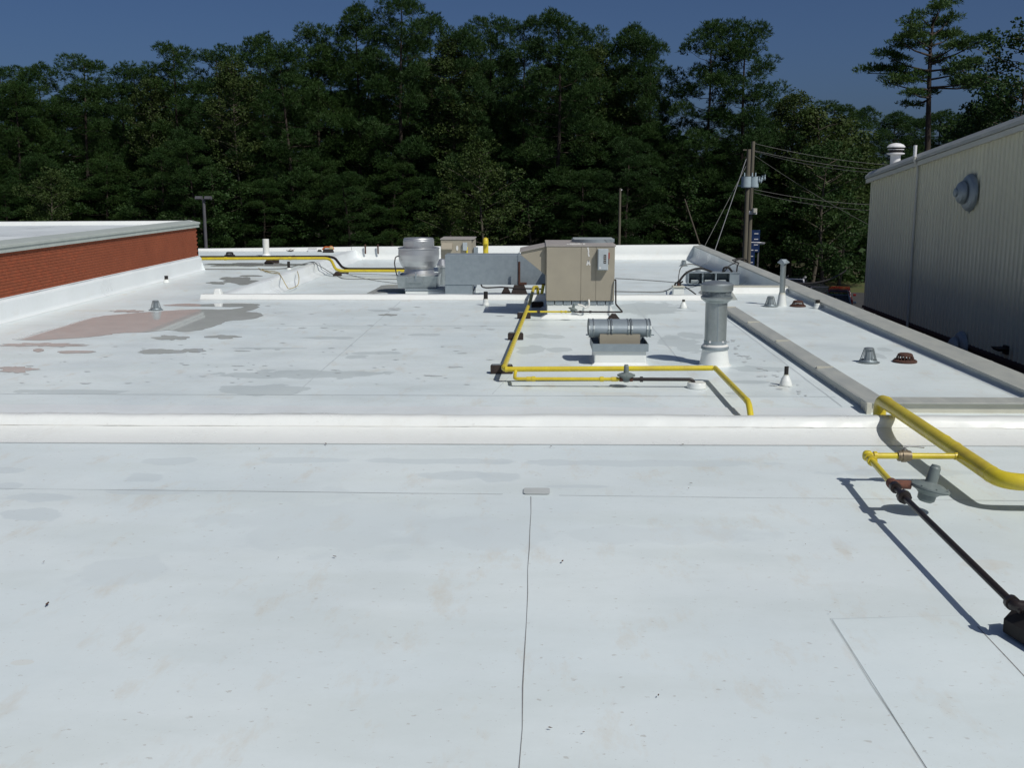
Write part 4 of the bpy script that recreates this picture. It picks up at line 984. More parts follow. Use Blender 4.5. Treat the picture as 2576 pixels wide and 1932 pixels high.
for a,b_ in ((-.08,.1),(0,.16),(.07,.12)): MB().tube([(a,.15,zz),(a-.02,.14,zz+b_),(a+.06,.12,zz+b_+.06)],.024,8,.03).build('cable_stub',M['black'],t)
MB().lathe([(.04,zz+.05),(.03,zz+.12)],(.0,.1,0),8).build('sealant',M['rust'],t)
cable('power_cable',[(b0_.x+.03,b0_.y+.12,zz+ZL+.1)]+[atY(1712,703,33.4),atY(1730,684,33.6),atY(1760,675,34.2),atY(1790,683,YL+.2)],.035,'black','thick black cable arching from the white box to the louvred box')
cable('power_cable',[(b0_.x,b0_.y+.12,zz+ZL+.1)]+[atY(1708,690,33.4),atY(1716,670,33.6),atY(1745,665,34.2),atY(1785,682,YL+.2)],.016,'wire','thin grey cable arching above the thick black one')
cable('power_cable',[atY(1818,686,YL+.2),atY(1822,674,YL+.2),atY(1833,673,YL+.2),atY(1842,684,YL+.2)],.035,'black','thick black cable hoop on top of the louvred box')
pe=Vector((6.9,33.5,.56)); 
cable('power_cable',[atY(1853,686,YL+.3),atY(1855,668,36),atY(1858,662,37.3),(7.0,37.8,.33),(7.5,38.1,.30),(7.55,38.2,-.6)],.022,'black','right hand black cable leaving the louvred box over the parapet')
cable('power_cable',[atY(1822,683,YL+.3),atY(1835,668,36),atY(1850,660,37.3),(7.0,38.2,.33),(7.5,38.4,.30),(7.55,38.5,-.6)],.018,'black','left hand black cable leaving the louvred box over the parapet')
cable('power_cable',gp((1712,716),(1732,727),(1750,740),z=-.05),.02,'black','black cable trailing from the white box to the curb')

# ---- small items at the far left edge
v_=at(786,633); t=thing('white_box',(v_.x,v_.y,0),'small white box left near the far roof edge','box')
MB().box(-.18,.18,-.1,.1,0,.14).build('box',M['white_paint'],t,bevel=.02); MB().box(-.19,.19,-.11,.11,.142,.17).build('lid',M['pvc'],t,bevel=.01)
v_=at(826,635); t=thing('tool_bag',(v_.x,v_.y,0),'orange and black tool bag on the far roof edge','bag')
MB().frustum((0,0,0),.50,.25,.38,.18,.16).build('bag',M['black'],t,bevel=.04)
MB().tube([(-.25,0,.12),(-.15,0,.24),(0,.02,.22),(.16,.01,.27),(.24,0,.14)],.04,8,.06).build('strap',M['orange'],t)
MB().frustum((.14,-.02,.15),.20,.16,.12,.10,.12).build('flap',M['cord_yellow'],t,bevel=.02)
v_=at(804,633); t=thing('shoe_box',(v_.x,v_.y,0),'small dark lump of gear beside the tool bag','gear')
MB().frustum((0,0,0),.22,.15,.12,.10,.09).build('body',M['black'],t,bevel=.02)
v_=at(718,631); t=thing('dead_branch',(v_.x,v_.y,0),'dead leafy branch lying near the far left roof edge','branch')
MB().tube([(-.30,0,.06),(-.1,-.1,.05),(.2,-.4,.03),(.45,-.7,.03)],.018,6).build('stem',M['bark'],t)
q=MB(); r_=random.Random(5)
for i in range(26):
    x=r_.uniform(-.3,.5); y=-1.1*x*.8-.1+r_.uniform(-.1,.1); z=r_.uniform(.02,.10); a=r_.uniform(0,6); q.quad((x,y,z),(x+.08*math.cos(a),y+.08*math.sin(a),z+.03),(x+.12*math.cos(a+.5),y+.12*math.sin(a+.5),z+.01),(x+.05*math.cos(a+1),y+.05*math.sin(a+1),z))
q.build('leaves',M['leaf_dead'],t)
for i,px_ in enumerate((917,949)):
    v_=atY(px_,636,47.6); t=thing('iron_rod',(v_.x,47.85,-.1),('left' if i==0 else 'right')+' one of two short iron rods standing on the far parapet','rod','iron rods on the far parapet')
    MB().lathe([(.035,0),(.035,.42)],n=8).build('rod',M['rust'],t)

# ================================================================== FOREGROUND GAS LINE
ZG=.30
e0_=Vector((at(2238,1018,ZG).x,13.42,ZG)); e1_=at(2527,1213,ZG)
e1_=Vector((e0_.x-.10,e1_.y,ZG)); o_=Vector((e1_.x,e1_.y,0))
t=thing('gas_pipe',o_,'large yellow gas pipe coming over the near parapet at right','gas pipe')
RB=.080
tee=Vector((e0_.x+(e1_.x-e0_.x)*.62,0,ZG)); tee.y=at(2436,1148,ZG).y
MB().tube([loc((e0_.x-.01,e0_.y+.02,-.05)),loc((e0_.x-.01,e0_.y+.02,ZG)),loc(e1_),loc((e1_.x+3.2,e1_.y-.10,ZG))],RB,22,.24).build('main_pipe',M['yellow'],t)
dv=(e1_-e0_).normalized()
for f_,l_ in ((.055,.03),(.60,.03),(.68,.03),(.93,.03)):
    p=e0_+(e1_-e0_)*f_; MB().tube([loc(p-dv*l_*.5),loc(p+dv*l_*.5)],RB*1.035,22).build('weld_bead',M['yellow'],t)
br=Vector((at(2201,1162,ZG).x,tee.y,ZG)); RS2=.031
# branch to the left
MB().tube([loc(tee),loc((br.x,br.y,ZG))],RS2,14).build('branch_pipe',M['yellow'],t)
collar_at(tee+Vector((-.095,0,0)),(1,0,0),.038,.05,M['yellow'],t,'branch_weld')
MB().lathe([(.001,-.052),(.03,-.05),(.048,-.03),(.052,0),(.048,.03),(.03,.05),(.001,.052)],loc((br.x,br.y,ZG)),16).build('elbow',M['yellow'],t)
collar_at(br+Vector((.075,0,0)),(1,0,0),.046,.035,M['yellow'],t)
j0=Vector((at(2228,1200,ZG).x,at(2228,1200,ZG).y,ZG)); j1=at(2243,1216,.29); blk0=at(2274,1250,.28); blk1=at(2553,1524,.25)
MB().tube([loc(br),loc(j1)],RS2,14).build('branch_pipe',M['yellow'],t)
d2=(j1-br).normalized()
collar_at(br+d2*.07,d2,.045,.04,M['yellow'],t); collar_at(br+d2*.19,d2,.050,.07,M['yellow'],t)
# ball valve on the branch
vx=at(2288,1157,ZG).x; vp=Vector((vx,br.y,ZG))
collar_at(vp,(1,0,0),.056,.13,M['brass'],t,'valve_body',8); collar_at(vp,(1,0,0),.066,.055,M['brass'],t,'valve_nut',6)
MB().lathe([(.014,.05),(.014,.095)],loc(vp),8).build('valve_stem',M['steel_wire'],t)
MB().tube([loc(vp+Vector((-.02,0,.09))),loc(vp+Vector((.05,.01,.10))),loc(vp+Vector((.20,.02,.085)))],.009,6).build('valve_handle',M['steel_wire'],t)
# rusty tee, regulator, black nut, black pipe
collar_at(j1+d2*.04,d2,.050,.13,M['rust_orange'],t,'rusty_tee'); 
j2=Vector((j1.x+.16,j1.y-.03,.285))
MB().tube([loc(j1+d2*.03),loc(j2)],.042,14).build('nipple',M['rust_orange'],t)
regulator(t,(j2.x+.15,j2.y-.02,.185),1.08,lean=-.05,tilt=.24)
d3=(blk1-blk0).normalized()
collar_at(j1+d2*.13,d2,.050,.08,M['blackpipe'],t,'black_coupling')
collar_at(blk0,d3,.062,.075,M['blackpipe'],t,'union_nut',8)
MB().tube([loc(j1+d2*.1),loc(blk0),loc(blk1),loc(blk1+Vector((.03,-.04,-.02)))],.0265,14).build('black_pipe',M['blackpipe'],t)
MB().tube([loc(blk1-d3*.05),loc(blk1),loc(blk1+Vector((.10,-.03,0))),loc(blk1+Vector((.30,-.08,0)))],.040,14,.06).build('black_elbow',M['blackpipe'],t)
collar_at(blk1-d3*.05,d3,.050,.05,M['blackpipe'],t,'black_coupling')
sp=at(2622,1618,.02); 
tb=thing('pipe_support',(sp.x,sp.y,.016),'nearest black support block with a yellow band at the right edge','pipe support','black pipe support blocks on the roof',rz=.25)
MB().prism([(-.14,0),(.16,0),(.16,.10),(.06,.19),(-.05,.19),(-.14,.10)],'Y',-.16,.22).build('block',M['black'],tb,bevel=.015)
MB().box(-.045,.055,-.162,.222,.191,.20).build('band',M['yellow'],tb)

# ---- dead leaves and bits
LB=[(119,1522,.03),(110,1415,.014),(842,1402,.02),(820,1118,.03),(1386,1124,.025),(1717,1119,.022),(1415,1414,.022),(1738,1217,.02),(1732,1230,.014),(2026,1371,.010),(1384,1834,.014),(1468,1845,.010),(2088,1543,.010),(700,1405,.01),(640,1180,.012),(652,1130,.012),(1656,1752,.014),(1206,1430,.009)]
for i,(a,b,s) in enumerate(LB):
    p=at(a,b,.012); q=MB(); r_=random.Random(i)
    s*=.72; P=[(s*math.cos(k*1.05)*(1 if k%3 else 1.5),s*.55*math.sin(k*1.05)*r_.uniform(.7,1.2),.004+r_.uniform(0,s*.35)) for k in range(6)]
    q.add(P+[(0,0,.002)],[(k,(k+1)%6,6) for k in range(6)])
    o=q.build('dead_leaf',M['leaf_dead'],loc=(p.x,p.y,.0145)); o.rotation_euler=(0,0,r_.uniform(0,6))
    mark(o,['small brown leaf','tiny brown speck','dark seed sized scrap'][i%3]+' lying on the near white roof','leaf','leaf scraps on the near roof')

# ================================================================== BEYOND THE ROOF
def ground_under(px, py, Y):
    v_=atY(px,py,Y); return Vector((v_.x,Y,GZ)), v_.z-GZ
# utility poles
b_,h_=ground_under(1884,375,60)
t=thing('utility_pole',b_,'nearer wooden utility pole carrying pale blue grey transformer cans','utility pole')
MB().lathe([(.145,0),(.115,h_)],n=12).build('pole',M['wood_pole'],t)
MB().box(-.32,-.12,-.04,.04,h_-.06,h_).build('top_bracket',M['wood_pole'],t)
for px_,py0_,py1_,dy,w_ in ((1877,443,472,-.05,.27),(1900,443,472,.32,.27)):
    u=atY(px_,py0_,60); v_=atY(px_,py1_,60); x=u.x-b_.x
    tr=MB().lathe([(w_*.9,v_.z-GZ),(w_,v_.z-GZ+.04),(w_,u.z-GZ-.03),(w_*1.05,u.z-GZ)],(x,dy,0),20).build('transformer',M['transformer'],t)
    for k in (-.10,.08): MB().lathe([(.035,u.z-GZ+.003),(.03,u.z-GZ+.20)],(x+k,dy,0),8).build('bushing',M['transformer'],tr)
MB().box(-.5,.5,.14,.20,h_-2.0,h_-1.9).build('bracket',M['galv_dull'],t)
for k,(dx,dz) in enumerate(((.25,-1.2),(.42,-1.15),(.55,-1.1),(.35,-1.25))):
    MB().lathe([(.03,0),(.05,.1),(.03,.2),(.05,.3)],(dx+.4,.1,h_+dz-.55),8).build('cutout_fuse',M['transformer'],t)
b2_,h2=ground_under(1895,355,66)
t=thing('utility_pole',b2_,'taller wooden utility pole standing just behind the transformer pole','utility pole')
MB().lathe([(.145,0),(.11,h2)],n=12).build('pole',M['wood_pole'],t)
MB().box(-.12,.35,-.2,-.14,h2-4.3,h2-4.1).build('meter_arm',M['white_paint'],t)
MB().lathe([(.16,h2-4.2),(.16,h2-3.95)],(.18,-.28,0),12).build('service_can',M['cream'],t)
MB().lathe([(.18,h2-6.1),(.25,h2-6.0)],(.7,-.2,0),12).build('lamp_head',M['white_paint'],t); MB().bar((0,0,h2-6.0),(.7,-.2,h2-6.0),.03).build('lamp_arm',M['white_paint'],t)
# guy wires and lines
def wire(a, b, sag, r, label, m='wire', cat='cable'):
    a=Vector(a); b=Vector(b); P=[]
    for i in range(17):
        s=i/16; p=a.lerp(b,s); p.z-=sag*4*s*(1-s); P.append(tuple(p-a))
    t=thing('overhead_wire' if cat=='cable' else 'guy_wire',a,label,cat); MB().tube(P,r,5).build('strand',M[m],t); return t
top=Vector((b_.x-.12,60,b_.z+h_-.5))
g1_=atY(1800,625,52); e_=top+(g1_-top)*1.9; e_.z=max(e_.z,GZ); wire(top,(e_.x,e_.y,e_.z),0,.022,'brighter guy wire slanting down left from the transformer pole','steel_wire','guy wire')
top=Vector((b_.x-.12,60,b_.z+h_-.9)); g2_=atY(1772,620,53); e_=top+(g2_-top)*1.9; wire(top,(e_.x,e_.y,e_.z),0,.016,'fainter outer guy wire slanting down left from the transformer pole','wire','guy wire')
pt=Vector((b2_.x,66,0))
for (ya,xb,yb2,Yb,sg,lb) in ((360,2300,418,70,.25,'topmost overhead wire running right from the taller pole'),(378,2300,432,70,.25,'second overhead wire from the top of the taller pole'),(380,2300,440,58,.3,'third overhead wire running right, just below the second'),
                    (476,2300,515,70,.3,'overhead wire running right at transformer height'),(484,2300,532,62,.3,'lowest level overhead wire right of the transformers'),(390,2300,620,75,.3,'faint wire slanting steeply down right from the pole top')):
    a_=atY(1897,ya,66); c_=atY(xb,yb2,Yb); wire(a_,c_,sg,.014,lb)
v1_=atY(2000,712,50); v2_=atY(2128,680,75)
wire(v1_,v2_,.3,.05,'thick black cable rising right between the parked cars','black')
# blue signs behind the poles
for (x0_,y0_,x1_,y1_,Y,lb,nd) in ((1876,578,1912,634,72,'upper blue panel sign with white dashes behind the utility poles',4),(1867,618,1899,680,70,'lower blue panel sign with white dashes, nearer the roof edge',4)):
    a=atY(x0_,y1_,Y); c_=atY(x1_,y0_,Y); t=thing('blue_sign',((a.x+c_.x)/2,Y,GZ),lb,'sign'); hw=(c_.x-a.x)/2
    for k in range(nd):
        z0_=a.z-GZ+(c_.z-a.z)*k/nd; z1q=a.z-GZ+(c_.z-a.z)*(k+1)/nd
        pn=MB().box(-hw,hw,-.04,.04,z0_+.01,z1q-.01).build('panel',M['blue'],t)
        MB().box(hw*.15,hw*.75,-.048,-.043,z0_+.10,z0_+.15).build('lettering',M['white_paint'],pn)
        MB().box(-hw*.8,-hw*.45,-.048,-.043,z0_+.10,z0_+.15).build('lettering',M['white_paint'],pn)
    for s in (-1,1): MB().box(s*hw*.9-.05,s*hw*.9+.05,.045,.14,0,c_.z-GZ).build('post',M['pole_metal'],t)
# light pole on the left
b_,h_=ground_under(512,500,60)
t=thing('light_pole',b_,'dark parking lot light pole with flat T head left of centre','street light')
MB().lathe([(.11,0),(.085,h_)],n=10).build('pole',M['pole_metal'],t)
MB().box(-.45,.45,-.05,.05,h_-.05,h_+.0).build('arm',M['pole_metal'],t)
for s in (-1,1): MB().frustum((s*.26,0,h_+.004),.34,.42,.30,.38,.15).build('lamp_head',M['pole_metal'],t)
b_,h_=ground_under(1560,473,82)
t=thing('thin_pole',b_,'bare thin wooden pole in front of the wood, right of the tan unit','pole')
MB().lathe([(.12,0),(.09,h_)],n=10).build('pole',M['wood_pole'],t); MB().box(.02,.16,-.04,.04,h_-.16,h_-.08).build('bracket',M['white_paint'],t)

# ------------------------------------------------------------------ parked cars
def car(loc_, rz, paint, label, rails=True, L_=4.6, W_=1.84, H_=1.72):
    t=thing('parked_car',loc_,label,'car',rz=rz)
    hl=L_/2; hw=W_/2
    def loft(secs, name, m, par=None, bev=0.03):
        n=len(secs[0]); v=[p for s in secs for p in s]
        f=[(i*n+j,i*n+(j+1)%n,(i+1)*n+(j+1)%n,(i+1)*n+j) for i in range(len(secs)-1) for j in range(n)]
        f+=[tuple(range(n))[::-1],tuple((len(secs)-1)*n+j for j in range(n))]
        return MB().add(v,f).build(name,m,par or t,bevel=bev)
    def sec(y,w0,w1,z0,z1,zm): return [(-w0,y,z0),(w0,y,z0),(w1*1.0,y,zm),(w1*.94,y,z1),(-w1*.94,y,z1),(-w1,y,zm)]
    loft([sec(-hl,hw*.80,hw*.86,.35,.72,.6),sec(-hl+.18,hw*.94,hw*.95,.26,.86,.68),sec(-hl+1.1,hw*.98,hw,.22,1.0,.72),sec(0,hw*.98,hw,.22,1.04,.75),sec(hl-.5,hw*.97,hw,.24,1.06,.75),sec(hl-.08,hw*.92,hw*.95,.30,1.0,.74),sec(hl,hw*.85,hw*.88,.38,.85,.65)],'body',M[paint],bev=.05)
    zr=H_-.04
    def gs(y,wb,z): return (y,wb,z)
    base=[(-hl+1.05,hw*.90),(hl-.18,hw*.88)]; top_=[(-hl+1.80,hw*.74),(hl-.55,hw*.74)]
    gh=[(-base[0][1],base[0][0],1.0),(base[0][1],base[0][0],1.0),(base[1][1],base[1][0],1.03),(-base[1][1],base[1][0],1.03),
        (-top_[0][1],top_[0][0],zr),(top_[0][1],top_[0][0],zr),(top_[1][1],top_[1][0],zr),(-top_[1][1],top_[1][0],zr)]
    MB().add(gh,[(0,3,2,1),(4,5,6,7),(0,1,5,4),(1,2,6,5),(2,3,7,6),(3,0,4,7)]).build('cabin',M[paint],t,bevel=.05)
    G_=[Vector(p) for p in gh]
    def pane(idx, name, ins=.10, off=.006):
        P=[G_[i] for i in idx]; c=sum(P,Vector())/4; nrm=(P[1]-P[0]).cross(P[3]-P[0]).normalized()
        if nrm.dot(c-Vector((0,.3,1.3)))<0: nrm=-nrm
        q=[p+(c-p).normalized()*ins+nrm*off for p in P]
        MB().add(q,[(0,1,2,3)]).build(name,M['glass_dark'],t)
    pane((0,1,5,4),'windscreen'); pane((3,2,6,7),'rear_window')
    for a,b_,c_,d_ in ((1,2,6,5),(0,3,7,4)):
        A_,B_,C_,D_=G_[a],G_[b_],G_[c_],G_[d_]
        for s0,s1 in ((0.0,.48),(.50,1.0)):
            P=[A_.lerp(B_,s0),A_.lerp(B_,s1),D_.lerp(C_,s1),D_.lerp(C_,s0)]; c=sum(P,Vector())/4
            sx=1 if c.x>0 else -1; q=[p+(c-p).normalized()*.09+Vector((sx*.008,0,.003)) for p in P]
            MB().add(q,[(0,1,2,3)]).build('side_window',M['glass_dark'],t)
    for sx in (-1,1):
        for yy in (-hl+.85,hl-.85):
            wq=MB().lathe([(.20,-.11),(.33,-.11),(.34,-.07),(.34,.07),(.33,.11),(.20,.11)],(sx*(hw-.10),yy,.34),22,'X').build('wheel',M['tyre'],t)
            MB().lathe([(.20,0),(.19,.02*sx),(.05,.01*sx)],(sx*(hw+.012),yy,.34),14,'X').build('rim',M['galv'],wq)
        MB().box(sx*hw*.70-.16,sx*hw*.70+.16,-hl-.012,-hl+.06,.62,.76).build('headlight',M['lamp_clear'],t,bevel=.02)
        MB().box(sx*hw*.88-.07,sx*hw*.88+.07,hl-.10,hl+.012,.78,1.08).build('tail_light',M['lamp_red'],t,bevel=.02)
        MB().box(sx*(hw+.10)-.10,sx*(hw+.10)+.10,-hl+1.50,-hl+1.60,1.02,1.17).build('wing_mirror',M['galv' if paint=='car_dark' else paint],t,bevel=.03)
        if rails and sx>0: MB().box(-hw*.62,hw*.62,-hl+1.95,hl-.7,zr+.002,zr+.014).build('roof_panel',M['glass_dark'],t)
        if rails: MB().tube([(sx*hw*.66,-hl+1.9,zr),(sx*hw*.66,-hl+2.0,zr+.07),(sx*hw*.66,hl-.8,zr+.07),(sx*hw*.66,hl-.65,zr)],.022,6,.04).build('roof_rail',M['pole_metal'],t)
    MB().box(-hw*.9,hw*.9,-hl-.03,-hl+.1,.36,.52).build('bumper',M[paint],t,bevel=.03)
    MB().box(-hw*.9,hw*.9,hl-.08,hl+.04,.36,.58).build('bumper',M[paint],t,bevel=.03)
    MB().box(-.26,.26,hl+.0405,hl+.048,.60,.72).build('number_plate',M['white_paint'],t)
    return t
def car_at(px_, py_roof, Y, rz, paint, label, **k):
    v_=atY(px_,py_roof,Y); return car((v_.x,Y,GZ),rz,paint,label,**k)
car_at(2004,686,79,math.pi-.32,'car_white','white sport utility car with roof rails parked past the right parapet',H_=1.8)
car_at(2112,708,72.0,math.pi-.27,'car_red','red hatchback parked between the white roof and the metal building',rails=False)
v_=at(2108,737,GZ+1.6); car((v_.x,v_.y,GZ),-.25,'car_dark','dark blue car parked in front of the red hatchback',H_=1.6)
v_=at(2042,722,GZ+1.5); car((v_.x+.6,v_.y+2,GZ),math.pi+.03,'car_grey','dark car almost hidden beside the white sport utility car',rails=False,H_=1.55)

# ================================================================== TREES
def np_mesh(name, V, tris, m):
    me=bpy.data.meshes.new(name); nv=len(V); nf=len(tris)
    me.vertices.add(nv); me.vertices.foreach_set('co',np.asarray(V,dtype=np.float32).ravel())
    me.loops.add(nf*3); me.loops.foreach_set('vertex_index',np.asarray(tris,dtype=np.int32).ravel())
    me.polygons.add(nf); me.polygons.foreach_set('loop_start',np.arange(0,nf*3,3,dtype=np.int32))
    try: me.polygons.foreach_set('loop_total',np.full(nf,3,dtype=np.int32))
    except Exception: pass
    me.materials.append(m); me.update(calc_edges=True); return me
def blades(rng, C, per, L_, wd, up=.35, spread=1.0, outward=None):
    """needle tufts: thin triangles radiating from each centre"""
    n=len(C); B=np.repeat(C,per,axis=0); N=len(B)
    d=rng.normal(size=(N,3)); 
    if outward is not None: d+=np.repeat(outward,per,axis=0)*1.1
    d[:,2]+=up*1.6; d/=np.linalg.norm(d,axis=1)[:,None]+1e-9
    s=np.cross(d,rng.normal(size=(N,3))); s/=np.linalg.norm(s,axis=1)[:,None]+1e-9
    l=(L_*rng.uniform(.6,1.2,N))[:,None]; w2=(wd*rng.uniform(.7,1.3,N))[:,None]
    V=np.stack([B-s*w2*.35, B+d*l*.55+s*w2, B+d*l, B+d*l*.5-s*w2],axis=1).reshape(-1,3)
    i=np.arange(N)*4; T=np.concatenate([np.stack([i,i+1,i+2],1),np.stack([i,i+2,i+3],1)])
    return V,T
def leaves_(rng, C, size):
    N=len(C); d=rng.normal(size=(N,3)); d[:,2]*=.6; d/=np.linalg.norm(d,axis=1)[:,None]
    s=np.cross(d,rng.normal(size=(N,3))); s/=np.linalg.norm(s,axis=1)[:,None]+1e-9
    l=(size*rng.uniform(.6,1.4,N))[:,None]
    V=np.stack([C-d*l*.6,C+s*l*.42,C+d*l*.6,C-s*l*.42],axis=1).reshape(-1,3)
    i=np.arange(N)*4; T=np.concatenate([np.stack([i,i+1,i+2],1),np.stack([i,i+2,i+3],1)])
    return V,T
def pine(seed, h=24., cb=.30, Rm=3.8, nb=46, dens=1.0, top_round=.9, trunk_r=.24, name='crown', m='needles', flat=.72):
    """returns trunk mesh and crown mesh, base at the origin"""
    rng=np.random.default_rng(seed); r_=random.Random(seed)
    lean=Vector((r_.uniform(-.5,.5),r_.uniform(-.4,.4),0))
    def tp(z): s=z/h; return Vector((lean.x*s*s+.12*math.sin(s*6+seed),lean.y*s*s+.1*math.sin(s*5+seed*2),z))
    q=MB(); q.tube([tp(h*i/12*.97) for i in range(13)],trunk_r,8,0,True,r1=.035)
    cs=[]; cr=[]
    for b in range(nb):
        s=cb+(1-cb)*((b+.5)/nb)**.92*.97; z=h*s*.965
        u=(s-cb)/(1-cb)
        prof=math.sin(math.pi*min(1,u*.77+.19))**.65
        a=b*2.399+r_.uniform(-.5,.5); Lb=max(.7,Rm*prof*r_.uniform(.50,1.12))
        rise=r_.uniform(-.15,.45)+.35*u
        p0=tp(z*.985); p1=p0+Vector((math.cos(a)*Lb,math.sin(a)*Lb,Lb*rise))
        mid=p0.lerp(p1,.5)+Vector((0,0,-.12*Lb))
        q.tube([p0,mid,p1],.055*(1.3-u),4,0,False,r1=.012)
        k=max(2,int(Lb/1.15))
        for j in range(k):
            f=.42+.58*(j+1)/k; c=p0.lerp(p1,f)+Vector((r_.uniform(-.45,.45),r_.uniform(-.45,.45),r_.uniform(-.45,.5)))
            cs.append(c); cr.append(r_.uniform(.70,1.30)*(1.1-.25*u))
    for j in range(5): cs.append(tp(h*(.945+.008*j))+Vector((r_.uniform(-1.0,1.0),r_.uniform(-1.0,1.0),r_.uniform(-.3,.3)))); cr.append(r_.uniform(.7,1.0))
    C=[]; O=[]
    for c,rr in zip(cs,cr):
        n=int(40*dens*(rr/.7)**2); d=rng.normal(size=(n,3)); d/=np.linalg.norm(d,axis=1)[:,None]; rad=rng.uniform(.35,1,(n,1))**.6
        d[:,2]=np.abs(d[:,2])*1.25-.35
        P=d*rad*rr; P[:,2]*=flat*1.5
        C.append(P+np.array(c)[None,:]); O.append(d)
    C=np.concatenate(C); O=np.concatenate(O)
    V,T=blades(rng,C,8,.34,.021,up=.75,outward=O)
    return q.mesh('trunk',M['bark']), np_mesh(name,V,T,M[m])
def broadleaf(seed, h=12., Rm=3., cb=.15, dens=1.0, m='leaves', size=.17, wob=1.0, trunk_m='bark_pale'):
    rng=np.random.default_rng(seed); r_=random.Random(seed)
    def tp(z): s=z/h; return Vector((.3*math.sin(s*4+seed),.25*math.sin(s*5+seed*2),z))
    q=MB(); q.tube([tp(h*i/8*.9) for i in range(9)],.16,7,0,True,r1=.03)
    cs=[]; cr=[]
    nb=int(36*h/12)
    for b in range(nb):
        s=cb+(1-cb)*(b+.5)/nb; u=(s-cb)/(1-cb); a=b*2.399+r_.uniform(-.6,.6)
        prof=math.sin(math.pi*min(1,u*.83+.14))**.65; Lb=max(.3,Rm*prof*r_.uniform(.6,1.15))
        p0=tp(h*s*.88); p1=p0+Vector((math.cos(a)*Lb,math.sin(a)*Lb,Lb*r_.uniform(.15,.6)))
        q.tube([p0,p0.lerp(p1,.5)+Vector((0,0,.08)),p1],.04,4,0,False,r1=.01)
        for f in (.55,.8,1.0):
            if r_.random()<.85: cs.append(p0.lerp(p1,f)+Vector((r_.uniform(-.4,.4),r_.uniform(-.4,.4),r_.uniform(-.2,.4)))*wob); cr.append(r_.uniform(.45,.85))
    C=[]
    for c,rr in zip(cs,cr):
        n=int(95*dens*(rr/.7)**2); d=rng.normal(size=(n,3)); d/=np.linalg.norm(d,axis=1)[:,None]
        P=d*rng.uniform(.2,1,(n,1))**.5*rr; P[:,2]*=.75; C.append(P+np.array(c)[None,:])
    V,T=leaves_(rng,np.concatenate(C),size)
    return q.mesh('trunk',M[trunk_m]), np_mesh('crown',V,T,M[m])
PV=[pine(11,24,.14,3.7,42), pine(12,24,.24,3.4,40), pine(13,24,.18,3.9,42), pine(14,24,.32,3.8,42), pine(15,24,.10,3.5,46), pine(16,24,.38,3.7,38)]
BV=[broadleaf(21,12,3.2), broadleaf(22,12,2.8,.08), broadleaf(23,12,3.6,.05,1.1)]
YV=[broadleaf(24,24,3.0,.5,.7,'leaves_yellow',.17,1.6), broadleaf(25,12,2.6,.25,.75,'leaves_yellow',.19,1.4), broadleaf(27,12,3.0,.12,1.0,'leaves_yellow',.15,1.6)]
def tree(kind, meshes, x, y, H, base_h, label, rz, wscale=1.0, group=None, name=None, z=GZ):
    t=thing(name or kind, (x,y,z), label, 'tree', group, rz, (wscale,wscale,H/base_h))
    for me,nm in zip(meshes,('trunk','crown')):
        o=bpy.data.objects.new(nm,me); COL.objects.link(o); o.parent=t
    return t
rt=random.Random(8)
def tree_px(kind, var, base_h, px_, ytop, Y, label, w_=1.0, group=None):
    v_=atY(px_,ytop,Y); H=v_.z-GZ
    return tree(kind,var,v_.x,Y,H*1.0,base_h,label,rt.uniform(0,6.28),w_,group)
gF='tall pines along the front of the wood'
FP=[(4,176,99,0,1.0,'pine cut by the left edge of the photo'),(30,210,94,4,.9,'short dark pine at the left, in front of its taller neighbours'),(102,170,97,2,1.0,'rounded pine rising near the left edge over the brick building'),(203,150,98,0,1.05,'broad pine over the middle of the brick building roof'),(318,166,99,4,1.0,'low topped pine left of the T headed light pole'),
    (438,116,97,1,1.0,'pointed pine directly above the light pole'),(545,128,94,0,1.0,'full pine behind the yellowing broadleaf left of centre'),(655,94,98,2,.95,'pine with a narrow top right of the yellowing broadleaf'),(720,118,93,4,1.0,'pine in the dip left of the tallest group'),
    (795,72,97,1,1.05,'pine stepping up towards the tallest group, left side'),(890,22,98,3,1.05,'very tall pine just left of the tallest crown'),(1005,-6,96,0,1.18,'tallest pine, whose crown touches the top edge of the photo'),(1085,48,100,2,1.0,'pine in the shoulder right of the tallest crown'),
    (1165,74,95,4,1.0,'full pine above the white rod and far tan unit'),(1238,46,99,1,1.05,'broad topped pine right above the far yellow riser'),(1316,54,97,5,.9,'thin pine with ragged top left of the big tan unit'),(1408,50,92,5,1.15,'pine with a long bare trunk straight above the big tan unit'),
    (1490,76,99,3,1.0,'pine behind the greenish broadleaf top right of centre'),(1585,74,96,3,1.0,'flat topped pine right of the greenish broadleaf top'),(1640,98,94,5,.8,'pine leaning over the gap of sky right of centre'),
    (1785,60,92,2,1.05,'left of the twin round pines beside the open sky'),(1882,55,92,1,1.1,'right of the twin round pines beside the open sky')]
for i,(px_,yt,Y,vi,ws,lb) in enumerate(FP): tree_px('pine_tree',PV[vi],24,px_,yt-6,Y,lb,ws,gF)
gB='rear rank of dark pines'
ORD='first second third fourth fifth sixth seventh eighth ninth tenth eleventh twelfth thirteenth fourteenth fifteenth sixteenth seventeenth eighteenth nineteenth twentieth twenty-first twenty-second twenty-third twenty-fourth'.split()
for i in range(24):
    px_=-120+i*88+rt.uniform(-20,20)
    prof=np.interp(px_,[-200,0,200,440,640,800,900,1000,1100,1250,1450,1560,1620,1690,1780,1900,1960],[200,215,190,170,160,130,90,80,120,120,120,140,280,330,300,260,300])
    tree_px('pine_tree',PV[rt.choice((0,2,4,1))],24,px_,prof+rt.uniform(10,50),rt.uniform(106,114),ORD[i]+' from the left of the dark rear pines seen in pieces between the front ones',1.1,gB)
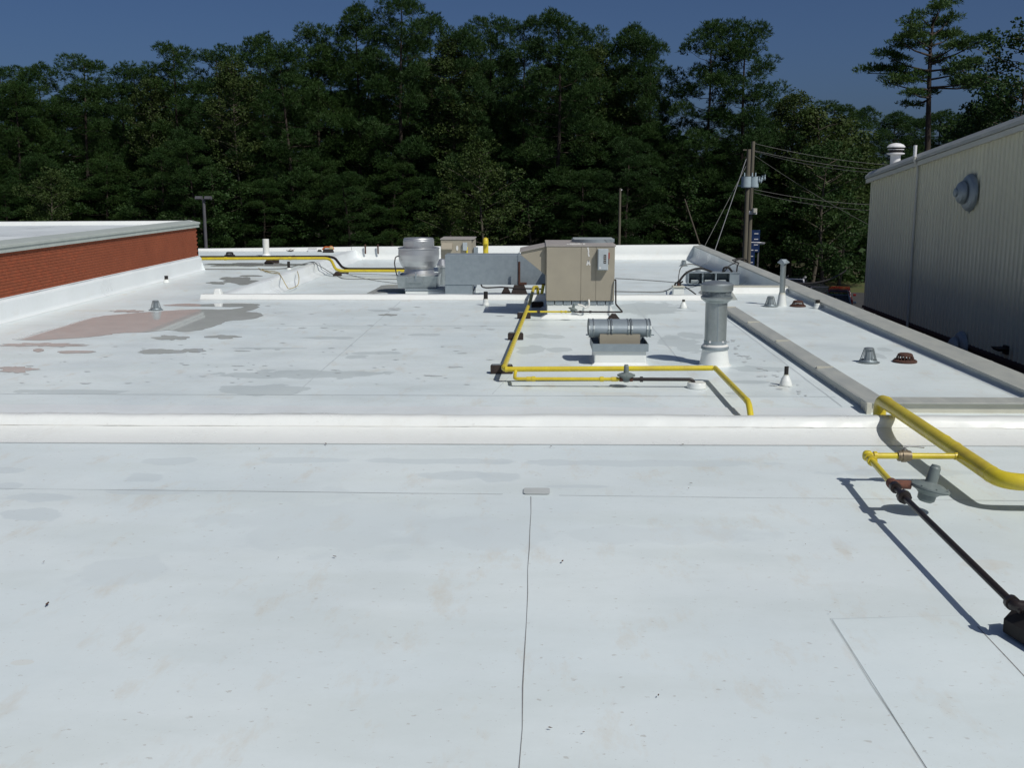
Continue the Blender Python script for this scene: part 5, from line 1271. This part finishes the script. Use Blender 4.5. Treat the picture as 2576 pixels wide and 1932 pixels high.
# right side, lower and farther
RP=[(1965,250,96,1,.9,'pine at the right foot of the twin round pines'),(2095,262,104,0,1.0,'low pine in the right hand wood behind the utility poles'),(2182,276,118,2,1.0,'far low pine left of the lone pine trunk'),(2250,288,128,3,1.1,'far pine close left of the lone pine trunk'),(2300,300,130,0,1.1,'far pine directly behind the lone pine trunk'),(2372,284,132,2,1.2,'far pine right of the lone pine trunk'),(2440,290,130,3,1.2,'far pine behind the right hand dark tree'),(2520,270,128,0,1.2,'far pine near the right edge of the photo')]
for (px_,yt,Y,vi,ws,lb) in RP: tree_px('pine_tree',PV[vi],24,px_,yt-4,Y,lb,ws,'far low pines on the right')
# broadleaf trees one can tell apart
tree_px('broadleaf_tree',YV[0],24,588,88,91,'thin yellowing broadleaf whose loose top stands against the sky left of centre',.8)
tree_px('broadleaf_tree',YV[0],24,372,136,96,'feathery broadleaf top between two pines above the brick wall end',.7)
tree_px('broadleaf_tree',YV[0],24,1138,28,94,'yellow green broadleaf top right of the tallest pine',.85)
tree_px('broadleaf_tree',YV[0],24,1508,50,95,'pale green broadleaf top standing out of the pines right of centre',.85)
tree_px('broadleaf_tree',YV[0],24,2008,180,93,'feathery olive broadleaf rising right of the twin pines',.85)
tree_px('broadleaf_tree',YV[1],12,2070,236,90,'olive broadleaf with leaning top behind the overhead wires',1.3)
tree_px('broadleaf_tree',YV[1],12,2132,258,96,'rounded olive broadleaf left of the low dark pines',1.4)
tree_px('broadleaf_tree',YV[2],12,1215,330,84,'light green maple in front of the wood above the far tan unit',1.0)
tree_px('broadleaf_tree',YV[2],12,1125,470,83,'low light green maple behind the exhaust fan',.9)
tree_px('broadleaf_tree',YV[2],12,122,410,86,'pale feathery broadleaf above the left roof',.8)
tree_px('broadleaf_tree',BV[2],12,2085,330,84,'vine covered broadleaf right of the transformers',1.0)
# understorey
n_y=n_b=0
for i in range(34):
    px_=-60+i*66+rt.uniform(-18,18); yt=rt.uniform(330,500)
    if 1340<px_<1500: yt+=70
    Y=rt.uniform(87,95)
    if i%3!=0: n_y+=1
    else: n_b+=1
    if i%3!=0: tree_px('pine_tree',PV[(4,0,4,2)[i%4]],24,px_,yt-30,Y,ORD[n_y-1]+' young pine from the left along the foot of the wood',.80,'young pines at the foot of the wood')
    else: tree_px('understorey_tree',BV[i%3],12,px_,yt,Y,ORD[n_b-1]+' low broadleaf tree from the left along the foot of the wood',1.05,'low broadleaf trees at the foot of the wood')
# lone pine right, with its horizontal limbs, and the dark tree at the edge
def lone_pine():
    rng=np.random.default_rng(5); r_=random.Random(5); Y=70; base,H=ground_under(2335,4,Y)
    k=Y/2700*1.02
    t=thing('pine_tree',base,'lone tall pine with open layered limbs against the sky at right','tree')
    def L(px_,py_): v_=atY(px_,py_,Y); return (v_.x-base.x, v_.z-GZ)
    q=MB(); x0=L(2335,360)
    q.tube([(.1,0,0),(.0,0,6),(L(2334,370)[0],0,L(2334,370)[1]),(L(2337,230)[0],0,L(2337,230)[1]),(L(2342,120)[0],.1,L(2342,120)[1]),(L(2350,40)[0],.1,L(2350,40)[1])],.27,9,0,True,r1=.06)
    limbs=[((2345,60),(2375,14),1),((2345,70),(2320,28),1),((2343,85),(2272,58),1),((2343,90),(2410,40),1),((2342,120),(2258,86),1),((2342,115),(2428,76),1),((2342,130),(2310,100),1),((2342,140),(2240,112),1),((2340,150),(2400,110),1),
           ((2340,160),(2455,105),1),((2340,175),(2196,180),1),((2340,180),(2230,140),1),((2340,178),(2430,160),1),((2338,200),(2465,165),1),((2338,205),(2262,176),1),((2338,225),(2228,212),1),((2338,220),(2450,205),1),((2338,220),(2478,215),.8),((2337,245),(2270,236),1),((2336,250),(2296,262),.8),((2337,235),(2362,240),.7),((2342,100),(2350,110),1),((2340,160),(2365,150),1),((2340,190),(2310,190),.9),((2345,60),(2350,25),1)]
    cs=[];cr=[]
    for i,((ax_,ay_),(bx_,by_),dn) in enumerate(limbs):
        a=L(ax_,ay_); b=L(bx_,by_)
        for dy in ((r_.uniform(-1.8,1.8)),):
            p0=Vector((a[0],0,a[1])); p1=Vector((b[0],dy,b[1])); mid=p0.lerp(p1,.5)+Vector((0,0,-.12))
            q.tube([p0,mid,p1],.075,5,0,False,r1=.02)
            Lb=(p1-p0).length; n=max(2,int(Lb/.55))
            for j in range(n):
                f=.40+.66*(j+1)/n; cs.append(p0.lerp(p1,f)+Vector((r_.uniform(-.2,.2),r_.uniform(-.7,.7),r_.uniform(-.12,.25)))); cr.append(r_.uniform(.48,.85))
    C=[];O=[]
    for c,rr in zip(cs,cr):
        n=int(26*(rr/.5)**2); d=rng.normal(size=(n,3)); d/=np.linalg.norm(d,axis=1)[:,None]; d[:,2]=np.abs(d[:,2])-.2
        P=d*rng.uniform(.3,1,(n,1))*rr; P[:,2]*=.55; C.append(P+np.array(c)[None,:]); O.append(d)
    V,T=blades(rng,np.concatenate(C),6,.26,.024,outward=np.concatenate(O))
    for me,nm in ((q.mesh('trunk',M['bark']),'trunk'),(np_mesh('crown',V,T,M['needles_bright']),'crown')):
        o=bpy.data.objects.new(nm,me); COL.objects.link(o); o.parent=t
lone_pine()
ed=broadleaf(31,20,4.2,.30,1.0,'leaves',.17,1.5)
v_=atY(2600,10,60); tree('broadleaf_tree',ed,v_.x,60,v_.z-GZ+1.0,20,'dark broadleaf tree cut by the right edge above the metal building',1.2,.85)
ed2=broadleaf(32,16,3.6,.30,1.0,'leaves',.17,1.3)
v_=atY(2505,165,62); tree('broadleaf_tree',ed2,v_.x,62,v_.z-GZ,16,'lower dark tree between the lone pine and the right edge',2.2,.75)
v_=atY(2440,262,64); tree('broadleaf_tree',ed2,v_.x,64,v_.z-GZ,16,'pale vine hung low tree beside the lone pine limbs',4.0,.5)
# leaning bare trunk in the edge of the wood
a_=atY(1722,500,86); c_=atY(1768,640,86)
t=thing('leaning_trunk',(c_.x,86,GZ),'bare leaning trunk in front of the wood left of the utility poles','tree trunk')
MB().tube([(.35,0,0),(0,0,c_.z-GZ),(a_.x-c_.x,0,a_.z-GZ)],.11,7,0,True,r1=.05).build('trunk',M['bark_pale'],t)
# the wood behind, one mass
rng=np.random.default_rng(99); n=42000
X=rng.uniform(-75,85,n); Y=rng.uniform(114,132,n)
hmax=np.interp(X,[-75,-45,-20,-10,0,12,18,22,26,60,85],[13,15,17,18,17,15,10,9,8.0,8.0,8.0])+2.0*np.sin(X*.9)+1.5*np.sin(X*2.3+1)
Z=GZ+rng.uniform(0,1,n)**.8*(hmax)
V,T=leaves_(rng,np.stack([X,Y,Z],1),.75)
o=bpy.data.objects.new('distant_woods',np_mesh('distant_woods',V,T,M['needles'])); COL.objects.link(o)
mark(o,'dark mass of woods seen through gaps behind the pines','woods',kind='stuff')
# shrub edge along the foot of the wood
n=26000; X=rng.uniform(-60,60,n); Y=rng.uniform(93,98,n); Z=GZ+rng.uniform(0,1,n)*(1.6+.8*np.sin(X*1.3)+.5*np.sin(X*3.1))
V,T=leaves_(rng,np.stack([X,Y,Z],1),.28)
o=bpy.data.objects.new('undergrowth',np_mesh('undergrowth',V,T,M['leaves'])); COL.objects.link(o)
mark(o,'dark green undergrowth along the foot of the wood','undergrowth',kind='stuff')
